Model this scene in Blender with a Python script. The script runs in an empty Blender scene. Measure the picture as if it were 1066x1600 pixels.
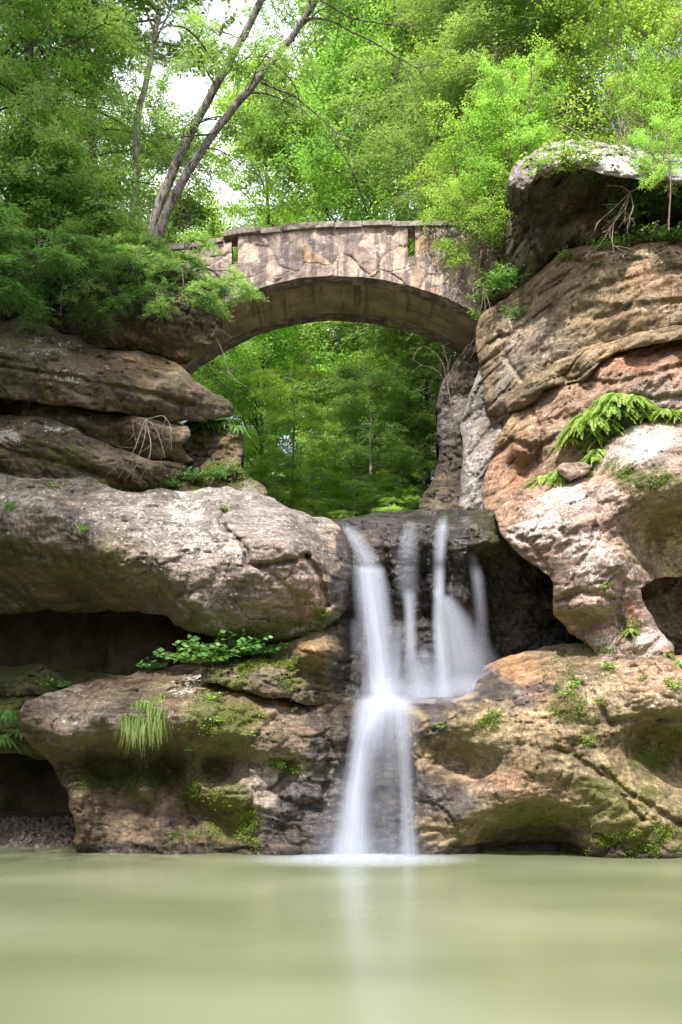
import bpy, math, random
import numpy as np
from mathutils import Vector

# ------------------------------------------------------------------ camera, world, sun, exposure
F = 1650.0            # focal length in photo pixels (photo 1066 x 1600)
CX, HY, CAMZ = 533.0, 1200.0, 1.4
scene = bpy.context.scene
cam_d = bpy.data.cameras.new('camera')
cam = bpy.data.objects.new('camera', cam_d)
scene.collection.objects.link(cam)
cam.location = (0, 0, CAMZ)
cam.rotation_euler = (math.radians(90), 0, 0)
cam_d.sensor_fit = 'VERTICAL'
cam_d.sensor_height = 36.0
cam_d.lens = F / 1600 * 36.0
cam_d.shift_y = (HY - 800) / 1600
cam_d.clip_start = 0.1
cam_d.clip_end = 2000
scene.camera = cam

SUN = Vector((-0.20, -0.62, 0.80)).normalized()
w = bpy.data.worlds.new('World'); scene.world = w; w.use_nodes = True
nt = w.node_tree
bg = nt.nodes['Background']
sky = nt.nodes.new('ShaderNodeTexSky'); sky.sky_type = 'NISHITA'; sky.sun_disc = False
sky.sun_elevation = math.asin(SUN.z); sky.sun_rotation = math.atan2(SUN.x, SUN.y)
sky.dust_density = 4.0; sky.air_density = 1.0; sky.ozone_density = 1.0
# thin bright cloud cover over the blue
tcw = nt.nodes.new('ShaderNodeTexCoord'); cn = nt.nodes.new('ShaderNodeTexNoise'); nt.links.new(tcw.outputs['Generated'], cn.inputs['Vector'])
cn.inputs['Scale'].default_value = 3.2; cn.inputs['Detail'].default_value = 7; cn.inputs['Roughness'].default_value = 0.55
cr = nt.nodes.new('ShaderNodeMapRange'); cr.interpolation_type = 'SMOOTHSTEP'; nt.links.new(cn.outputs['Fac'], cr.inputs[0]); cr.inputs[1].default_value = 0.36; cr.inputs[2].default_value = 0.62
cm = nt.nodes.new('ShaderNodeMix'); cm.data_type = 'RGBA'; nt.links.new(cr.outputs[0], cm.inputs[0]); nt.links.new(sky.outputs[0], cm.inputs[6]); cm.inputs[7].default_value = (9.4, 9.7, 10.2, 1)
nt.links.new(cm.outputs[2], bg.inputs[0]); bg.inputs[1].default_value = 0.15
sl = bpy.data.lights.new('sun', 'SUN'); sl.energy = 4.2; sl.angle = math.radians(0.6); sl.color = (1.0, 0.95, 0.87)
so = bpy.data.objects.new('sun', sl); scene.collection.objects.link(so)
so.rotation_euler = SUN.to_track_quat('Z', 'Y').to_euler()
scene.view_settings.view_transform = 'Standard'
scene.view_settings.look = 'None'
scene.view_settings.exposure = 0.92
scene.view_settings.gamma = 1.0
scene.cycles.max_bounces = 7
scene.cycles.diffuse_bounces = 4
scene.cycles.glossy_bounces = 3
scene.cycles.transmission_bounces = 4
scene.cycles.transparent_max_bounces = 24
scene.cycles.use_denoising = True

C = scene.collection
rng = np.random.default_rng(7)

def at(px, py, y):
    return np.array([(px - CX) / F * y, y, CAMZ + (HY - py) / F * y])

# ------------------------------------------------------------------ noise
_p = np.random.default_rng(3).permutation(256); _perm = np.concatenate([_p, _p, _p])
_g = np.random.default_rng(5).normal(size=(256, 3)); _g /= np.linalg.norm(_g, axis=1)[:, None]
def perlin(x, y, z):
    xi = np.floor(x).astype(int); yi = np.floor(y).astype(int); zi = np.floor(z).astype(int)
    xf, yf, zf = x - xi, y - yi, z - zi
    u, v, s = [t * t * t * (t * (t * 6 - 15) + 10) for t in (xf, yf, zf)]
    def gr(a, b, c):
        h = _perm[_perm[_perm[(xi + a) & 255] + ((yi + b) & 255)] + ((zi + c) & 255)]
        g = _g[h]
        return g[..., 0] * (xf - a) + g[..., 1] * (yf - b) + g[..., 2] * (zf - c)
    L = lambda a, b, t: a + (b - a) * t
    return L(L(L(gr(0,0,0), gr(1,0,0), u), L(gr(0,1,0), gr(1,1,0), u), v),
             L(L(gr(0,0,1), gr(1,0,1), u), L(gr(0,1,1), gr(1,1,1), u), v), s) * 1.5
def fbm(x, y, z, o=4, gain=0.5):
    r, a = 0, 1
    for i in range(o):
        r = r + a * perlin(x + 17.3 * i, y + 5.1 * i, z - 9.7 * i); a *= gain; x, y, z = x * 2.03, y * 2.03, z * 2.03
    return r
def worley(x, y, z):
    xi, yi, zi = [np.floor(a).astype(int) for a in (x, y, z)]
    f1 = np.full(np.shape(x), 9.0); f2 = f1.copy(); hc = np.zeros(np.shape(x)); R = np.random.default_rng(9).random((256, 4))
    for a in (-1, 0, 1):
        for b in (-1, 0, 1):
            for c in (-1, 0, 1):
                h = _perm[_perm[_perm[(xi + a) & 255] + ((yi + b) & 255)] + ((zi + c) & 255)]; q = R[h]
                d = np.sqrt((xi + a + q[..., 0] - x) ** 2 + (yi + b + q[..., 1] - y) ** 2 + (zi + c + q[..., 2] - z) ** 2)
                n = d < f1; f2 = np.where(n, f1, np.minimum(f2, d)); hc = np.where(n, q[..., 3], hc); f1 = np.where(n, d, f1)
    return f1, f2, hc
def sstep(a, b, x):
    t = np.clip((x - a) / (b - a), 0, 1); return t * t * (3 - 2 * t)

# ------------------------------------------------------------------ objects
def tag(o, label=None, cat=None, group=None, kind=None):
    if label: o['label'] = label
    if cat: o['category'] = cat
    if group: o['group'] = group
    if kind: o['kind'] = kind
    return o
def empty(name, loc=(0, 0, 0)):
    o = bpy.data.objects.new(name, None); C.objects.link(o); o.location = loc; o.empty_display_size = 0.2
    return o
def mesh_data(name, V, polys, mat, smooth=True, attrs=None):
    """polys: list of (n,k) int arrays"""
    me = bpy.data.meshes.new(name)
    V = np.asarray(V, dtype=np.float32)
    me.vertices.add(len(V)); me.vertices.foreach_set('co', V.ravel())
    polys = [np.asarray(p, dtype=np.int32) for p in polys if len(p)]
    loops = np.concatenate([p.ravel() for p in polys]).astype(np.int32)
    tot = np.concatenate([np.full(len(p), p.shape[1], dtype=np.int32) for p in polys])
    st = np.concatenate([[0], np.cumsum(tot)[:-1]]).astype(np.int32)
    me.loops.add(len(loops)); me.loops.foreach_set('vertex_index', loops)
    me.polygons.add(len(tot)); me.polygons.foreach_set('loop_start', st); me.polygons.foreach_set('loop_total', tot)
    me.polygons.foreach_set('use_smooth', np.full(len(tot), smooth, dtype=bool))
    for k, a in (attrs or {}).items():
        a = np.asarray(a, dtype=np.float32)
        if a.ndim == 2:
            at_ = me.attributes.new(k, 'FLOAT_COLOR', 'POINT')
            if a.shape[1] == 3: a = np.concatenate([a, np.ones((len(a), 1), dtype=np.float32)], 1)
            at_.data.foreach_set('color', a.ravel())
        else:
            at_ = me.attributes.new(k, 'FLOAT', 'POINT'); at_.data.foreach_set('value', a)
    me.materials.append(mat); me.update(calc_edges=True); me.validate()
    return me
def obj(name, me, parent=None):
    o = bpy.data.objects.new(name, me); C.objects.link(o)
    if parent: o.parent = parent
    return o
def copy_tree(root, loc, rot=(0, 0, 0), sc=1.0, label=None, group=None):
    r = root.copy(); C.objects.link(r); r.location = loc; r.rotation_euler = rot
    r.scale = (sc, sc, sc) if np.isscalar(sc) else sc
    if label: r['label'] = label
    if group: r['group'] = group
    for ch in list(root.children):
        c = ch.copy(); C.objects.link(c); c.parent = r
    return r

class MB:
    """collects tubes and sheets into one mesh"""
    def __init__(s): s.V, s.Q, s.A, s.n = [], [], [], 0
    def tube(s, pts, r, k=6):
        P = np.asarray(pts, float); n = len(P)
        r = np.full(n, r) if np.isscalar(r) else np.asarray(r, float)
        T = np.gradient(P, axis=0); T /= np.linalg.norm(T, axis=1)[:, None] + 1e-9
        ref = np.array([0, 0, 1.0]) if abs(T[0][2]) < 0.8 else np.array([1.0, 0, 0])
        A = np.cross(T, ref); A /= np.linalg.norm(A, axis=1)[:, None] + 1e-9
        B = np.cross(T, A)
        th = np.arange(k) * 2 * np.pi / k
        ring = P[:, None] + r[:, None, None] * (A[:, None] * np.cos(th)[None, :, None] + B[:, None] * np.sin(th)[None, :, None])
        s.V.append(ring.reshape(-1, 3))
        i = np.arange(n - 1)[:, None] * k + np.arange(k)[None]; j = np.arange(n - 1)[:, None] * k + (np.arange(k)[None] + 1) % k
        q = np.stack([i, j, j + k, i + k], -1).reshape(-1, 4) + s.n
        s.Q.append(q); s.n += n * k
    def quads(s, V, q):
        s.V.append(np.asarray(V)); s.Q.append(np.asarray(q) + s.n); s.n += len(V)
    def data(s, name, mat, smooth=True): return mesh_data(name, np.concatenate(s.V), [np.concatenate(s.Q)], mat, smooth)

# ------------------------------------------------------------------ materials
def new_mat(name):
    m = bpy.data.materials.new(name); m.use_nodes = True; t = m.node_tree
    for n in list(t.nodes): t.nodes.remove(n)
    out = t.nodes.new('ShaderNodeOutputMaterial')
    return m, t, out
class NT:
    def __init__(s, t): s.t = t
    def n(s, kind, **kw):
        o = s.t.nodes.new('ShaderNode' + kind)
        for k, v in kw.items(): setattr(o, k, v)
        return o
    def link(s, a, b): s.t.links.new(a, b)
    def setv(s, inp, v):
        if hasattr(v, 'node'): s.link(v, inp)
        elif v is not None: inp.default_value = v
    def coords(s, scale=(1, 1, 1)):
        tc = s.n('TexCoord'); mp = s.n('Mapping'); s.link(tc.outputs['Object'], mp.inputs[0]); mp.inputs['Scale'].default_value = scale
        return mp.outputs[0]
    def noise(s, vec, scale, detail=4, rough=0.55, dist=0.0):
        o = s.n('TexNoise'); s.link(vec, o.inputs['Vector']); o.inputs['Scale'].default_value = scale
        o.inputs['Detail'].default_value = detail; o.inputs['Roughness'].default_value = rough; o.inputs['Distortion'].default_value = dist
        return o.outputs['Fac']
    def math(s, op, a, b=None, c=None, clamp=False):
        o = s.n('Math', operation=op); o.use_clamp = clamp
        s.setv(o.inputs[0], a); s.setv(o.inputs[1], b)
        if c is not None: s.setv(o.inputs[2], c)
        return o.outputs[0]
    def ramp(s, v, a, b, lo=0.0, hi=1.0):
        o = s.n('MapRange'); o.interpolation_type = 'SMOOTHSTEP'; s.setv(o.inputs[0], v)
        for i, x in zip((1, 2, 3, 4), (a, b, lo, hi)): s.setv(o.inputs[i], x)
        return o.outputs[0]
    def mix(s, f, a, b, mode='MIX'):
        o = s.n('Mix', data_type='RGBA', blend_type=mode)
        s.setv(o.inputs[0], f)
        for i, v in ((6, a), (7, b)):
            if isinstance(v, tuple) and len(v) == 3: v = v + (1,)
            s.setv(o.inputs[i], v)
        return o.outputs[2]
    def attr(s, name, col=False):
        o = s.n('Attribute', attribute_name=name); return o.outputs['Color' if col else 'Fac']
    def bump(s, h, strength, dist, prev=None):
        o = s.n('Bump'); o.inputs['Strength'].default_value = strength; o.inputs['Distance'].default_value = dist
        s.link(h, o.inputs['Height'])
        if prev is not None: s.link(prev, o.inputs['Normal'])
        return o.outputs[0]

def rock_material():
    m, t, out = new_mat('sandstone'); k = NT(t)
    v = k.coords(); vs = k.coords((0.7, 0.7, 4.5))
    col = k.attr('tint', True)
    n1 = k.noise(v, 2.2, 8, 0.62, 0.4); n2 = k.noise(v, 14, 6, 0.65); st = k.noise(vs, 2.6, 7, 0.6, 0.6)
    n3 = k.noise(v, 0.8, 4, 0.6)
    f = k.ramp(n1, 0.3, 0.7, 0.55, 1.35)
    f2 = k.math('MULTIPLY', f, k.ramp(n2, 0.32, 0.68, 0.64, 1.28))
    f3 = k.math('MULTIPLY', f2, k.ramp(st, 0.32, 0.68, 0.72, 1.22))
    comb = k.n('CombineColor')
    for i in range(3): k.link(f3, comb.inputs[i])
    c = k.mix(1.0, col, comb.outputs[0], 'MULTIPLY')
    # iron-brown and purplish weathering
    c = k.mix(k.ramp(n3, 0.52, 0.72, 0, 0.30), c, k.mix(1.0, c, (1.3, 0.9, 0.62), 'MULTIPLY'))
    c = k.mix(k.ramp(k.noise(v, 1.4, 6, 0.65, 0.5), 0.55, 0.75, 0, 0.7), c, k.mix(1.0, c, (0.52, 0.47, 0.5), 'MULTIPLY'))
    # lichen
    vo = k.n('TexVoronoi'); vo.inputs['Scale'].default_value = 11; k.link(v, vo.inputs['Vector']); vo.inputs['Randomness'].default_value = 1
    vsep = k.n('SeparateColor'); k.link(vo.outputs['Color'], vsep.inputs[0]); vcr = vsep.outputs[0]
    ln = k.noise(v, 6.0, 9, 0.75, 0.3); ln2 = k.noise(v, 22, 5, 0.7)
    la = k.attr('lichen')
    thr = k.math('SUBTRACT', 0.74, k.math('MULTIPLY', la, 0.30))
    lsum = k.math('ADD', k.math('MULTIPLY', ln, 0.62), k.math('MULTIPLY', ln2, 0.42))
    lf = k.ramp(k.math('SUBTRACT', lsum, thr), -0.012, 0.02)
    c = k.mix(k.math('MULTIPLY', lf, 0.85), c, (0.50, 0.475, 0.445))
    # speckles: dark pits
    pit = k.ramp(k.noise(v, 30, 5, 0.75), 0.36, 0.47, 0.75, 0)
    c = k.mix(pit, c, k.mix(1.0, c, (0.32, 0.30, 0.30), 'MULTIPLY'))
    gr = k.ramp(k.noise(v, 60, 3, 0.7), 0.35, 0.65, 0.72, 1.30)
    cg = k.n('CombineColor')
    for i in range(3): k.link(gr, cg.inputs[i])
    c = k.mix(1.0, c, cg.outputs[0], 'MULTIPLY')
    vd = k.coords((1.0, 1.0, 0.10))
    c = k.mix(k.ramp(k.noise(vd, 5.5, 6, 0.65, 0.3), 0.53, 0.68, 0, 0.6), c, k.mix(1.0, c, (0.42, 0.38, 0.36), 'MULTIPLY'))
    spk = k.math('MULTIPLY', k.ramp(vo.outputs['Distance'], 0.16, 0.26, 1, 0), k.ramp(k.math('ADD', vcr, la), 1.12, 1.2))
    c = k.mix(k.math('MULTIPLY', spk, 0.85), c, (0.52, 0.50, 0.46))
    # moss / algae
    ma = k.attr('moss'); mn = k.noise(v, 4.5, 8, 0.68, 0.3)
    mf = k.ramp(k.math('ADD', mn, k.math('MULTIPLY', ma, 0.62)), 0.66, 0.92)
    mcol = k.mix(k.ramp(k.noise(v, 26, 4, 0.7), 0.3, 0.7), (0.030, 0.040, 0.010), (0.13, 0.15, 0.03))
    c = k.mix(k.math('MULTIPLY', mf, 0.86), c, mcol)
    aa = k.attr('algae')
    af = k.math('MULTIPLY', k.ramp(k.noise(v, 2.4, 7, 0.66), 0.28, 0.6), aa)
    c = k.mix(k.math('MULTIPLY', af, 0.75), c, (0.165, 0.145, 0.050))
    # wet
    wa = k.attr('wet')
    wf = k.ramp(k.math('ADD', wa, k.math('MULTIPLY', k.math('SUBTRACT', k.noise(v, 3.5, 6, 0.6), 0.5), 0.9)), 0.30, 0.62)
    c = k.mix(wf, c, k.mix(1.0, c, (0.25, 0.25, 0.29), 'MULTIPLY'))
    b = k.n('BsdfPrincipled'); k.link(c, b.inputs['Base Color'])
    rg = k.math('SUBTRACT', 0.92, k.math('MULTIPLY', wf, 0.76))
    k.link(rg, b.inputs['Roughness'])
    k.setv(b.inputs['Specular IOR Level'], k.math('ADD', 0.25, k.math('MULTIPLY', wf, 0.45)))
    h = k.math('ADD', k.math('MULTIPLY', n1, 0.6), k.math('MULTIPLY', st, 0.7))
    bm = k.bump(h, 0.9, 0.10)
    bm = k.bump(k.noise(v, 11, 9, 0.72), 0.6, 0.022, bm)
    bm = k.bump(k.noise(v, 40, 6, 0.75), 0.9, 0.02, bm)
    k.link(bm, b.inputs['Normal']); k.link(b.outputs[0], out.inputs[0])
    return m

def ground_material():
    m, t, out = new_mat('forest_earth'); k = NT(t); v = k.coords()
    c = k.mix(k.ramp(k.noise(v, 1.5, 8, 0.65), 0.35, 0.65), (0.09, 0.068, 0.045), (0.22, 0.165, 0.105))
    c = k.mix(k.ramp(k.noise(v, 0.7, 6, 0.6), 0.5, 0.68), c, (0.045, 0.06, 0.018))
    b = k.n('BsdfPrincipled'); k.link(c, b.inputs['Base Color']); b.inputs['Roughness'].default_value = 0.95
    k.link(k.bump(k.noise(v, 6, 9, 0.7), 0.9, 0.15), b.inputs['Normal']); k.link(b.outputs[0], out.inputs[0])
    return m

def bark_material(name, dark, light, moss=0.0):
    m, t, out = new_mat(name); k = NT(t); v = k.coords((1, 1, 0.28)); v2 = k.coords()
    n = k.noise(v, 13, 7, 0.7, 0.8)
    c = k.mix(k.ramp(n, 0.40, 0.58), dark, light)
    c = k.mix(k.ramp(k.noise(v2, 1.7, 5, 0.6), 0.56, 0.70, 0, moss), c, (0.09, 0.12, 0.02))
    c = k.mix(k.ramp(k.noise(v2, 2.6, 6, 0.7), 0.56, 0.66, 0, 0.5), c, (0.30, 0.28, 0.26))
    b = k.n('BsdfPrincipled'); k.link(c, b.inputs['Base Color']); b.inputs['Roughness'].default_value = 0.9
    k.link(k.bump(n, 1.0, 0.05), b.inputs['Normal']); k.link(b.outputs[0], out.inputs[0])
    return m

def leaf_material(name, dark, mid, light, trans=0.45, gloss=0.5):
    m, t, out = new_mat(name); k = NT(t)
    a = k.attr('var')
    oi = k.n('ObjectInfo')
    tc = k.n('TexCoord')
    big = k.noise(tc.outputs['Object'], 0.55, 3, 0.6)
    f = k.math('ADD', k.math('MULTIPLY', a, 0.75), k.math('MULTIPLY', k.math('SUBTRACT', big, 0.5), 0.8), clamp=True)
    c = k.mix(k.ramp(f, 0.0, 0.5), dark, mid); c = k.mix(k.ramp(f, 0.5, 1.0), c, light)
    hs = k.n('HueSaturation'); k.link(c, hs.inputs['Color'])
    k.link(k.math('ADD', 0.485, k.math('MULTIPLY', oi.outputs['Random'], 0.03)), hs.inputs['Hue'])
    k.link(k.math('ADD', 0.85, k.math('MULTIPLY', oi.outputs['Random'], 0.35)), hs.inputs['Value'])
    c = hs.outputs[0]
    b = k.n('BsdfPrincipled'); k.link(c, b.inputs['Base Color']); b.inputs['Roughness'].default_value = 0.55
    b.inputs['Specular IOR Level'].default_value = gloss
    tr = k.n('BsdfTranslucent'); k.link(k.mix(1.0, c, (1.5, 1.5, 0.75), 'MULTIPLY'), tr.inputs[0])
    mx = k.n('MixShader'); mx.inputs[0].default_value = trans
    k.link(b.outputs[0], mx.inputs[1]); k.link(tr.outputs[0], mx.inputs[2]); k.link(mx.outputs[0], out.inputs[0])
    return m

def stone_face_material():
    m, t, out = new_mat('bridge_masonry'); k = NT(t)
    v = k.coords((1.0, 0.25, 0.8)); v2 = k.coords(); vv = k.coords((1.0, 1.0, 0.12))
    ns = k.n('TexNoise'); k.link(v2, ns.inputs['Vector']); ns.inputs['Scale'].default_value = 2.2; ns.inputs['Detail'].default_value = 4
    wv = k.mix(0.25, v, ns.outputs['Color'], 'ADD')
    vo = k.n('TexVoronoi'); vo.inputs['Scale'].default_value = 1.9; k.link(wv, vo.inputs['Vector'])
    ve = k.n('TexVoronoi', feature='DISTANCE_TO_EDGE'); ve.inputs['Scale'].default_value = 1.9; k.link(wv, ve.inputs['Vector'])
    sa = k.attr('stone'); sfr = lambda m_: k.math('FRACT', k.math('MULTIPLY', sa, m_))
    c = k.mix(k.ramp(sfr(7.3), 0.2, 0.7), (0.36, 0.275, 0.23), (0.54, 0.44, 0.365))
    c = k.mix(k.ramp(sfr(17.1), 0.78, 0.95, 0, 0.7), c, (0.46, 0.29, 0.15))
    c = k.mix(k.ramp(sfr(31.7), 0.6, 0.9, 0, 0.7), c, (0.27, 0.235, 0.235))
    c = k.mix(k.ramp(k.noise(v2, 5, 8, 0.72), 0.38, 0.62, 0, 0.8), c, k.mix(1.0, c, (0.46, 0.42, 0.43), 'MULTIPLY'))
    mort = k.math('MULTIPLY', k.ramp(ve.outputs['Distance'], 0.0, 0.03, 1, 0), k.ramp(k.noise(v2, 3.3, 4, 0.6), 0.4, 0.6))
    c = k.mix(k.math('MULTIPLY', mort, 0.6), c, (0.17, 0.14, 0.12))
    streak = k.ramp(k.noise(vv, 4.6, 6, 0.65), 0.46, 0.58)
    c = k.mix(k.math('MULTIPLY', streak, 0.8), c, (0.115, 0.085, 0.085))
    wht = k.ramp(k.noise(v2, 3.0, 8, 0.7), 0.57, 0.64)
    c = k.mix(k.math('MULTIPLY', wht, 0.6), c, (0.60, 0.55, 0.51))
    b = k.n('BsdfPrincipled'); k.link(c, b.inputs['Base Color']); b.inputs['Roughness'].default_value = 0.9
    bm = k.bump(k.ramp(ve.outputs['Distance'], 0.0, 0.05), 0.1, 0.01)
    bm = k.bump(k.noise(v2, 9, 9, 0.72), 0.8, 0.05, bm)
    k.link(bm, b.inputs['Normal']); k.link(b.outputs[0], out.inputs[0])
    return m

def soffit_material():
    m, t, out = new_mat('arch_soffit'); k = NT(t); v = k.coords(); vx = k.coords((6, 0.4, 0.4)); vy = k.coords((0.5, 5, 0.5))
    c = k.mix(k.ramp(k.noise(v, 1.6, 8, 0.65), 0.35, 0.68), (0.30, 0.24, 0.145), (0.54, 0.44, 0.29))
    c = k.mix(k.ramp(k.noise(vx, 1.0, 6, 0.6), 0.54, 0.66, 0, 0.6), c, (0.085, 0.062, 0.035))
    c = k.mix(k.ramp(k.noise(vy, 1.5, 5, 0.6), 0.55, 0.7, 0, 0.4), c, (0.11, 0.085, 0.045))
    c = k.mix(k.ramp(k.noise(v, 2.8, 6, 0.7), 0.62, 0.68, 0, 0.6), c, (0.45, 0.39, 0.29))
    wv = k.n('TexWave', bands_direction='X'); wv.inputs['Scale'].default_value = 0.55; wv.inputs['Distortion'].default_value = 0.6; k.link(v, wv.inputs['Vector'])
    c = k.mix(k.ramp(wv.outputs['Fac'], 0.0, 0.012, 0.3, 0), c, (0.05, 0.04, 0.025))
    b = k.n('BsdfPrincipled'); k.link(c, b.inputs['Base Color']); b.inputs['Roughness'].default_value = 0.9
    k.link(k.bump(k.noise(v, 7, 8, 0.7), 0.6, 0.04), b.inputs['Normal']); k.link(b.outputs[0], out.inputs[0])
    return m

def water_material():
    m, t, out = new_mat('pond_water'); k = NT(t)
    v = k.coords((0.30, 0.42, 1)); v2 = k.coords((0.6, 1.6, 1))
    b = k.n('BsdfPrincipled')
    c = k.mix(k.ramp(k.noise(v, 0.7, 1.5, 0.5), 0.25, 0.75), (0.134, 0.154, 0.083), (0.230, 0.252, 0.160))  # light and dark patches painted into the water stand in for blurred reflections
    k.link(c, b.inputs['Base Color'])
    b.inputs['Roughness'].default_value = 0.23; b.inputs['IOR'].default_value = 1.33
    b.inputs['Specular IOR Level'].default_value = 0.5
    bm = k.bump(k.noise(v2, 0.7, 1, 0.4), 0.08, 0.12)
    k.link(bm, b.inputs['Normal']); k.link(b.outputs[0], out.inputs[0])
    return m

def silk_material():
    m, t, out = new_mat('silky_water'); k = NT(t)
    # attribute 'flow' = (across*width in m, along in m, seed); streaks run along the flow
    f = k.attr('flow', True)
    mp = k.n('Mapping'); k.link(f, mp.inputs[0]); mp.inputs['Scale'].default_value = (17, 0.5, 7)
    s1 = k.noise(mp.outputs[0], 1.0, 4, 0.6)
    mp2 = k.n('Mapping'); k.link(f, mp2.inputs[0]); mp2.inputs['Scale'].default_value = (6, 0.3, 7)
    s2 = k.noise(mp2.outputs[0], 1.0, 3, 0.5)
    s = k.math('ADD', k.math('MULTIPLY', s1, 0.5), k.math('MULTIPLY', s2, 0.6))
    a = k.math('MULTIPLY', k.attr('dens'), k.ramp(s, 0.30, 0.78, 0.66, 1.05), clamp=True)
    d = k.n('BsdfDiffuse'); d.inputs[0].default_value = (0.60, 0.64, 0.77, 1)
    tl = k.n('BsdfTranslucent'); tl.inputs[0].default_value = (0.60, 0.64, 0.77, 1)
    mx0 = k.n('MixShader'); mx0.inputs[0].default_value = 0.4; k.link(d.outputs[0], mx0.inputs[1]); k.link(tl.outputs[0], mx0.inputs[2])
    tr = k.n('BsdfTransparent'); mx = k.n('MixShader')
    k.link(a, mx.inputs[0]); k.link(tr.outputs[0], mx.inputs[1]); k.link(mx0.outputs[0], mx.inputs[2]); k.link(mx.outputs[0], out.inputs[0])
    return m

def plain_material(name, col, rough=0.9, var=0.3):
    m, t, out = new_mat(name); k = NT(t); v = k.coords()
    n = k.noise(v, 12, 5, 0.65)
    c = k.mix(k.ramp(n, 0.3, 0.7), tuple(x * (1 - var) for x in col), tuple(x * (1 + var) for x in col))
    b = k.n('BsdfPrincipled'); k.link(c, b.inputs['Base Color']); b.inputs['Roughness'].default_value = rough
    k.link(k.bump(n, 0.5, 0.02), b.inputs['Normal']); k.link(b.outputs[0], out.inputs[0])
    return m

M_ROCK = rock_material(); M_EARTH = ground_material(); M_FACE = stone_face_material(); M_SOFFIT = soffit_material()
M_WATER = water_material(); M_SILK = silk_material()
M_BARK = bark_material('pine_bark', (0.04, 0.035, 0.034), (0.22, 0.195, 0.185), 0.5)
M_BARK_DARK = bark_material('dark_bark', (0.025, 0.02, 0.016), (0.11, 0.088, 0.07), 0.3)
M_BARK_PALE = bark_material('pale_bark', (0.13, 0.11, 0.09), (0.38, 0.34, 0.30), 0.1)
M_ROOT = plain_material('bare_root', (0.24, 0.195, 0.145), 0.85)
M_TWIG = plain_material('dry_twig', (0.16, 0.12, 0.085), 0.9)
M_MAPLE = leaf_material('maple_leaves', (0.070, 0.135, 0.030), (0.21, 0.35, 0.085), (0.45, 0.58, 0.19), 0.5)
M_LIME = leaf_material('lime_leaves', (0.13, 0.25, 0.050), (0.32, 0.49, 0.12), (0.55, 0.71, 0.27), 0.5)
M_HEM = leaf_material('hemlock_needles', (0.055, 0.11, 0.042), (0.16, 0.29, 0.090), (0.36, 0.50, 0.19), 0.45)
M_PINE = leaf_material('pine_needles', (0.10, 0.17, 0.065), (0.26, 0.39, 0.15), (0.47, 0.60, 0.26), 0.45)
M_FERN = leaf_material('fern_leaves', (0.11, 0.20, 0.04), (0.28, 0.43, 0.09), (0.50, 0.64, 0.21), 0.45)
M_GRASS = leaf_material('dry_grass', (0.09, 0.15, 0.03), (0.23, 0.35, 0.08), (0.48, 0.50, 0.22), 0.35)
M_HERB = leaf_material('herb_leaves', (0.05, 0.13, 0.03), (0.12, 0.28, 0.06), (0.26, 0.44, 0.12), 0.4)
M_MOSS = leaf_material('moss_leaves', (0.05, 0.08, 0.01), (0.13, 0.19, 0.02), (0.26, 0.32, 0.06), 0.2, 0.2)

# ------------------------------------------------------------------ terrain, pool, sky side
def build_terrain():
    near = np.arange(-16, 16.01, 0.3); far = np.array([-400, -250, -160, -110, -80, -60, -45, -35, -28, -23, -19])
    xs = np.concatenate([far, near, -far[::-1]])
    ys = np.concatenate([[-300, -200, -120, -80, -50, -30, -20, -12, -7], np.arange(-4, 17, 1.5), np.arange(17, 32, 0.25), np.arange(32, 60, 1.5), [65, 75, 90, 110, 140, 180, 240, 320, 420]])
    X, Y = np.meshgrid(xs, ys)
    n = fbm(X * 0.15, Y * 0.15, X * 0 + 2.0, 4)
    plateau = 11.4 + np.clip(Y - 26, 0, 200) * 0.16 + n * 0.9
    gw = 3.7 + 0.3 * np.sin(Y * 0.7) + np.clip(Y - 30, 0, 60) * 0.15
    gorge = 5.0 + np.clip(Y - 23, 0, 18) * 0.16 + np.clip(Y - 40, 0, 40) * 0.35 + n * 0.3
    inside = 1 - sstep(gw, gw + 0.9, np.abs(X + 0.35))
    upper = gorge * inside + plateau * (1 - inside)
    ycut = np.where(X < 0, 21.9, 21.4) * (1 - inside) + 20.6 * inside
    back = sstep(ycut, ycut + 0.35, Y)
    side = sstep(8.5, 13, np.abs(X)) * sstep(-30, 0, Y + 14)
    side = np.maximum(side, sstep(7.2, 8.6, -X) * sstep(17.0, 15.8, Y) * sstep(-6, 2, Y))
    low = -1.6 + side * (11 + n)
    front = -1.6 + sstep(-4, -16, Y) * 3.5
    low = np.where(Y < -4, np.maximum(front, low), low)
    Z = low * (1 - back) + np.maximum(upper, low) * back
    V = np.stack([X, Y, Z], -1).reshape(-1, 3)
    nx = len(xs); i = (np.arange(len(ys) - 1)[:, None] * nx + np.arange(nx - 1)[None]).ravel()
    o = obj('terrain', mesh_data('terrain', V, [np.stack([i, i + 1, i + nx + 1, i + nx], 1)], M_EARTH))
    tag(o, kind='structure')
    return lambda x, y: float(Z[np.abs(ys - y).argmin(), np.abs(xs - x).argmin()])
ground_z = build_terrain()

xs = np.linspace(-14, 14, 60); ys = np.linspace(-9, 22.5, 70)
X, Y = np.meshgrid(xs, ys); V = np.stack([X, Y, X * 0], -1).reshape(-1, 3)
i = (np.arange(69)[:, None] * 60 + np.arange(59)[None]).ravel()
water = obj('pool_water', mesh_data('pool_water', V, [np.stack([i, i + 1, i + 61, i + 60], 1)], M_WATER)); tag(water, kind='structure')

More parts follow.
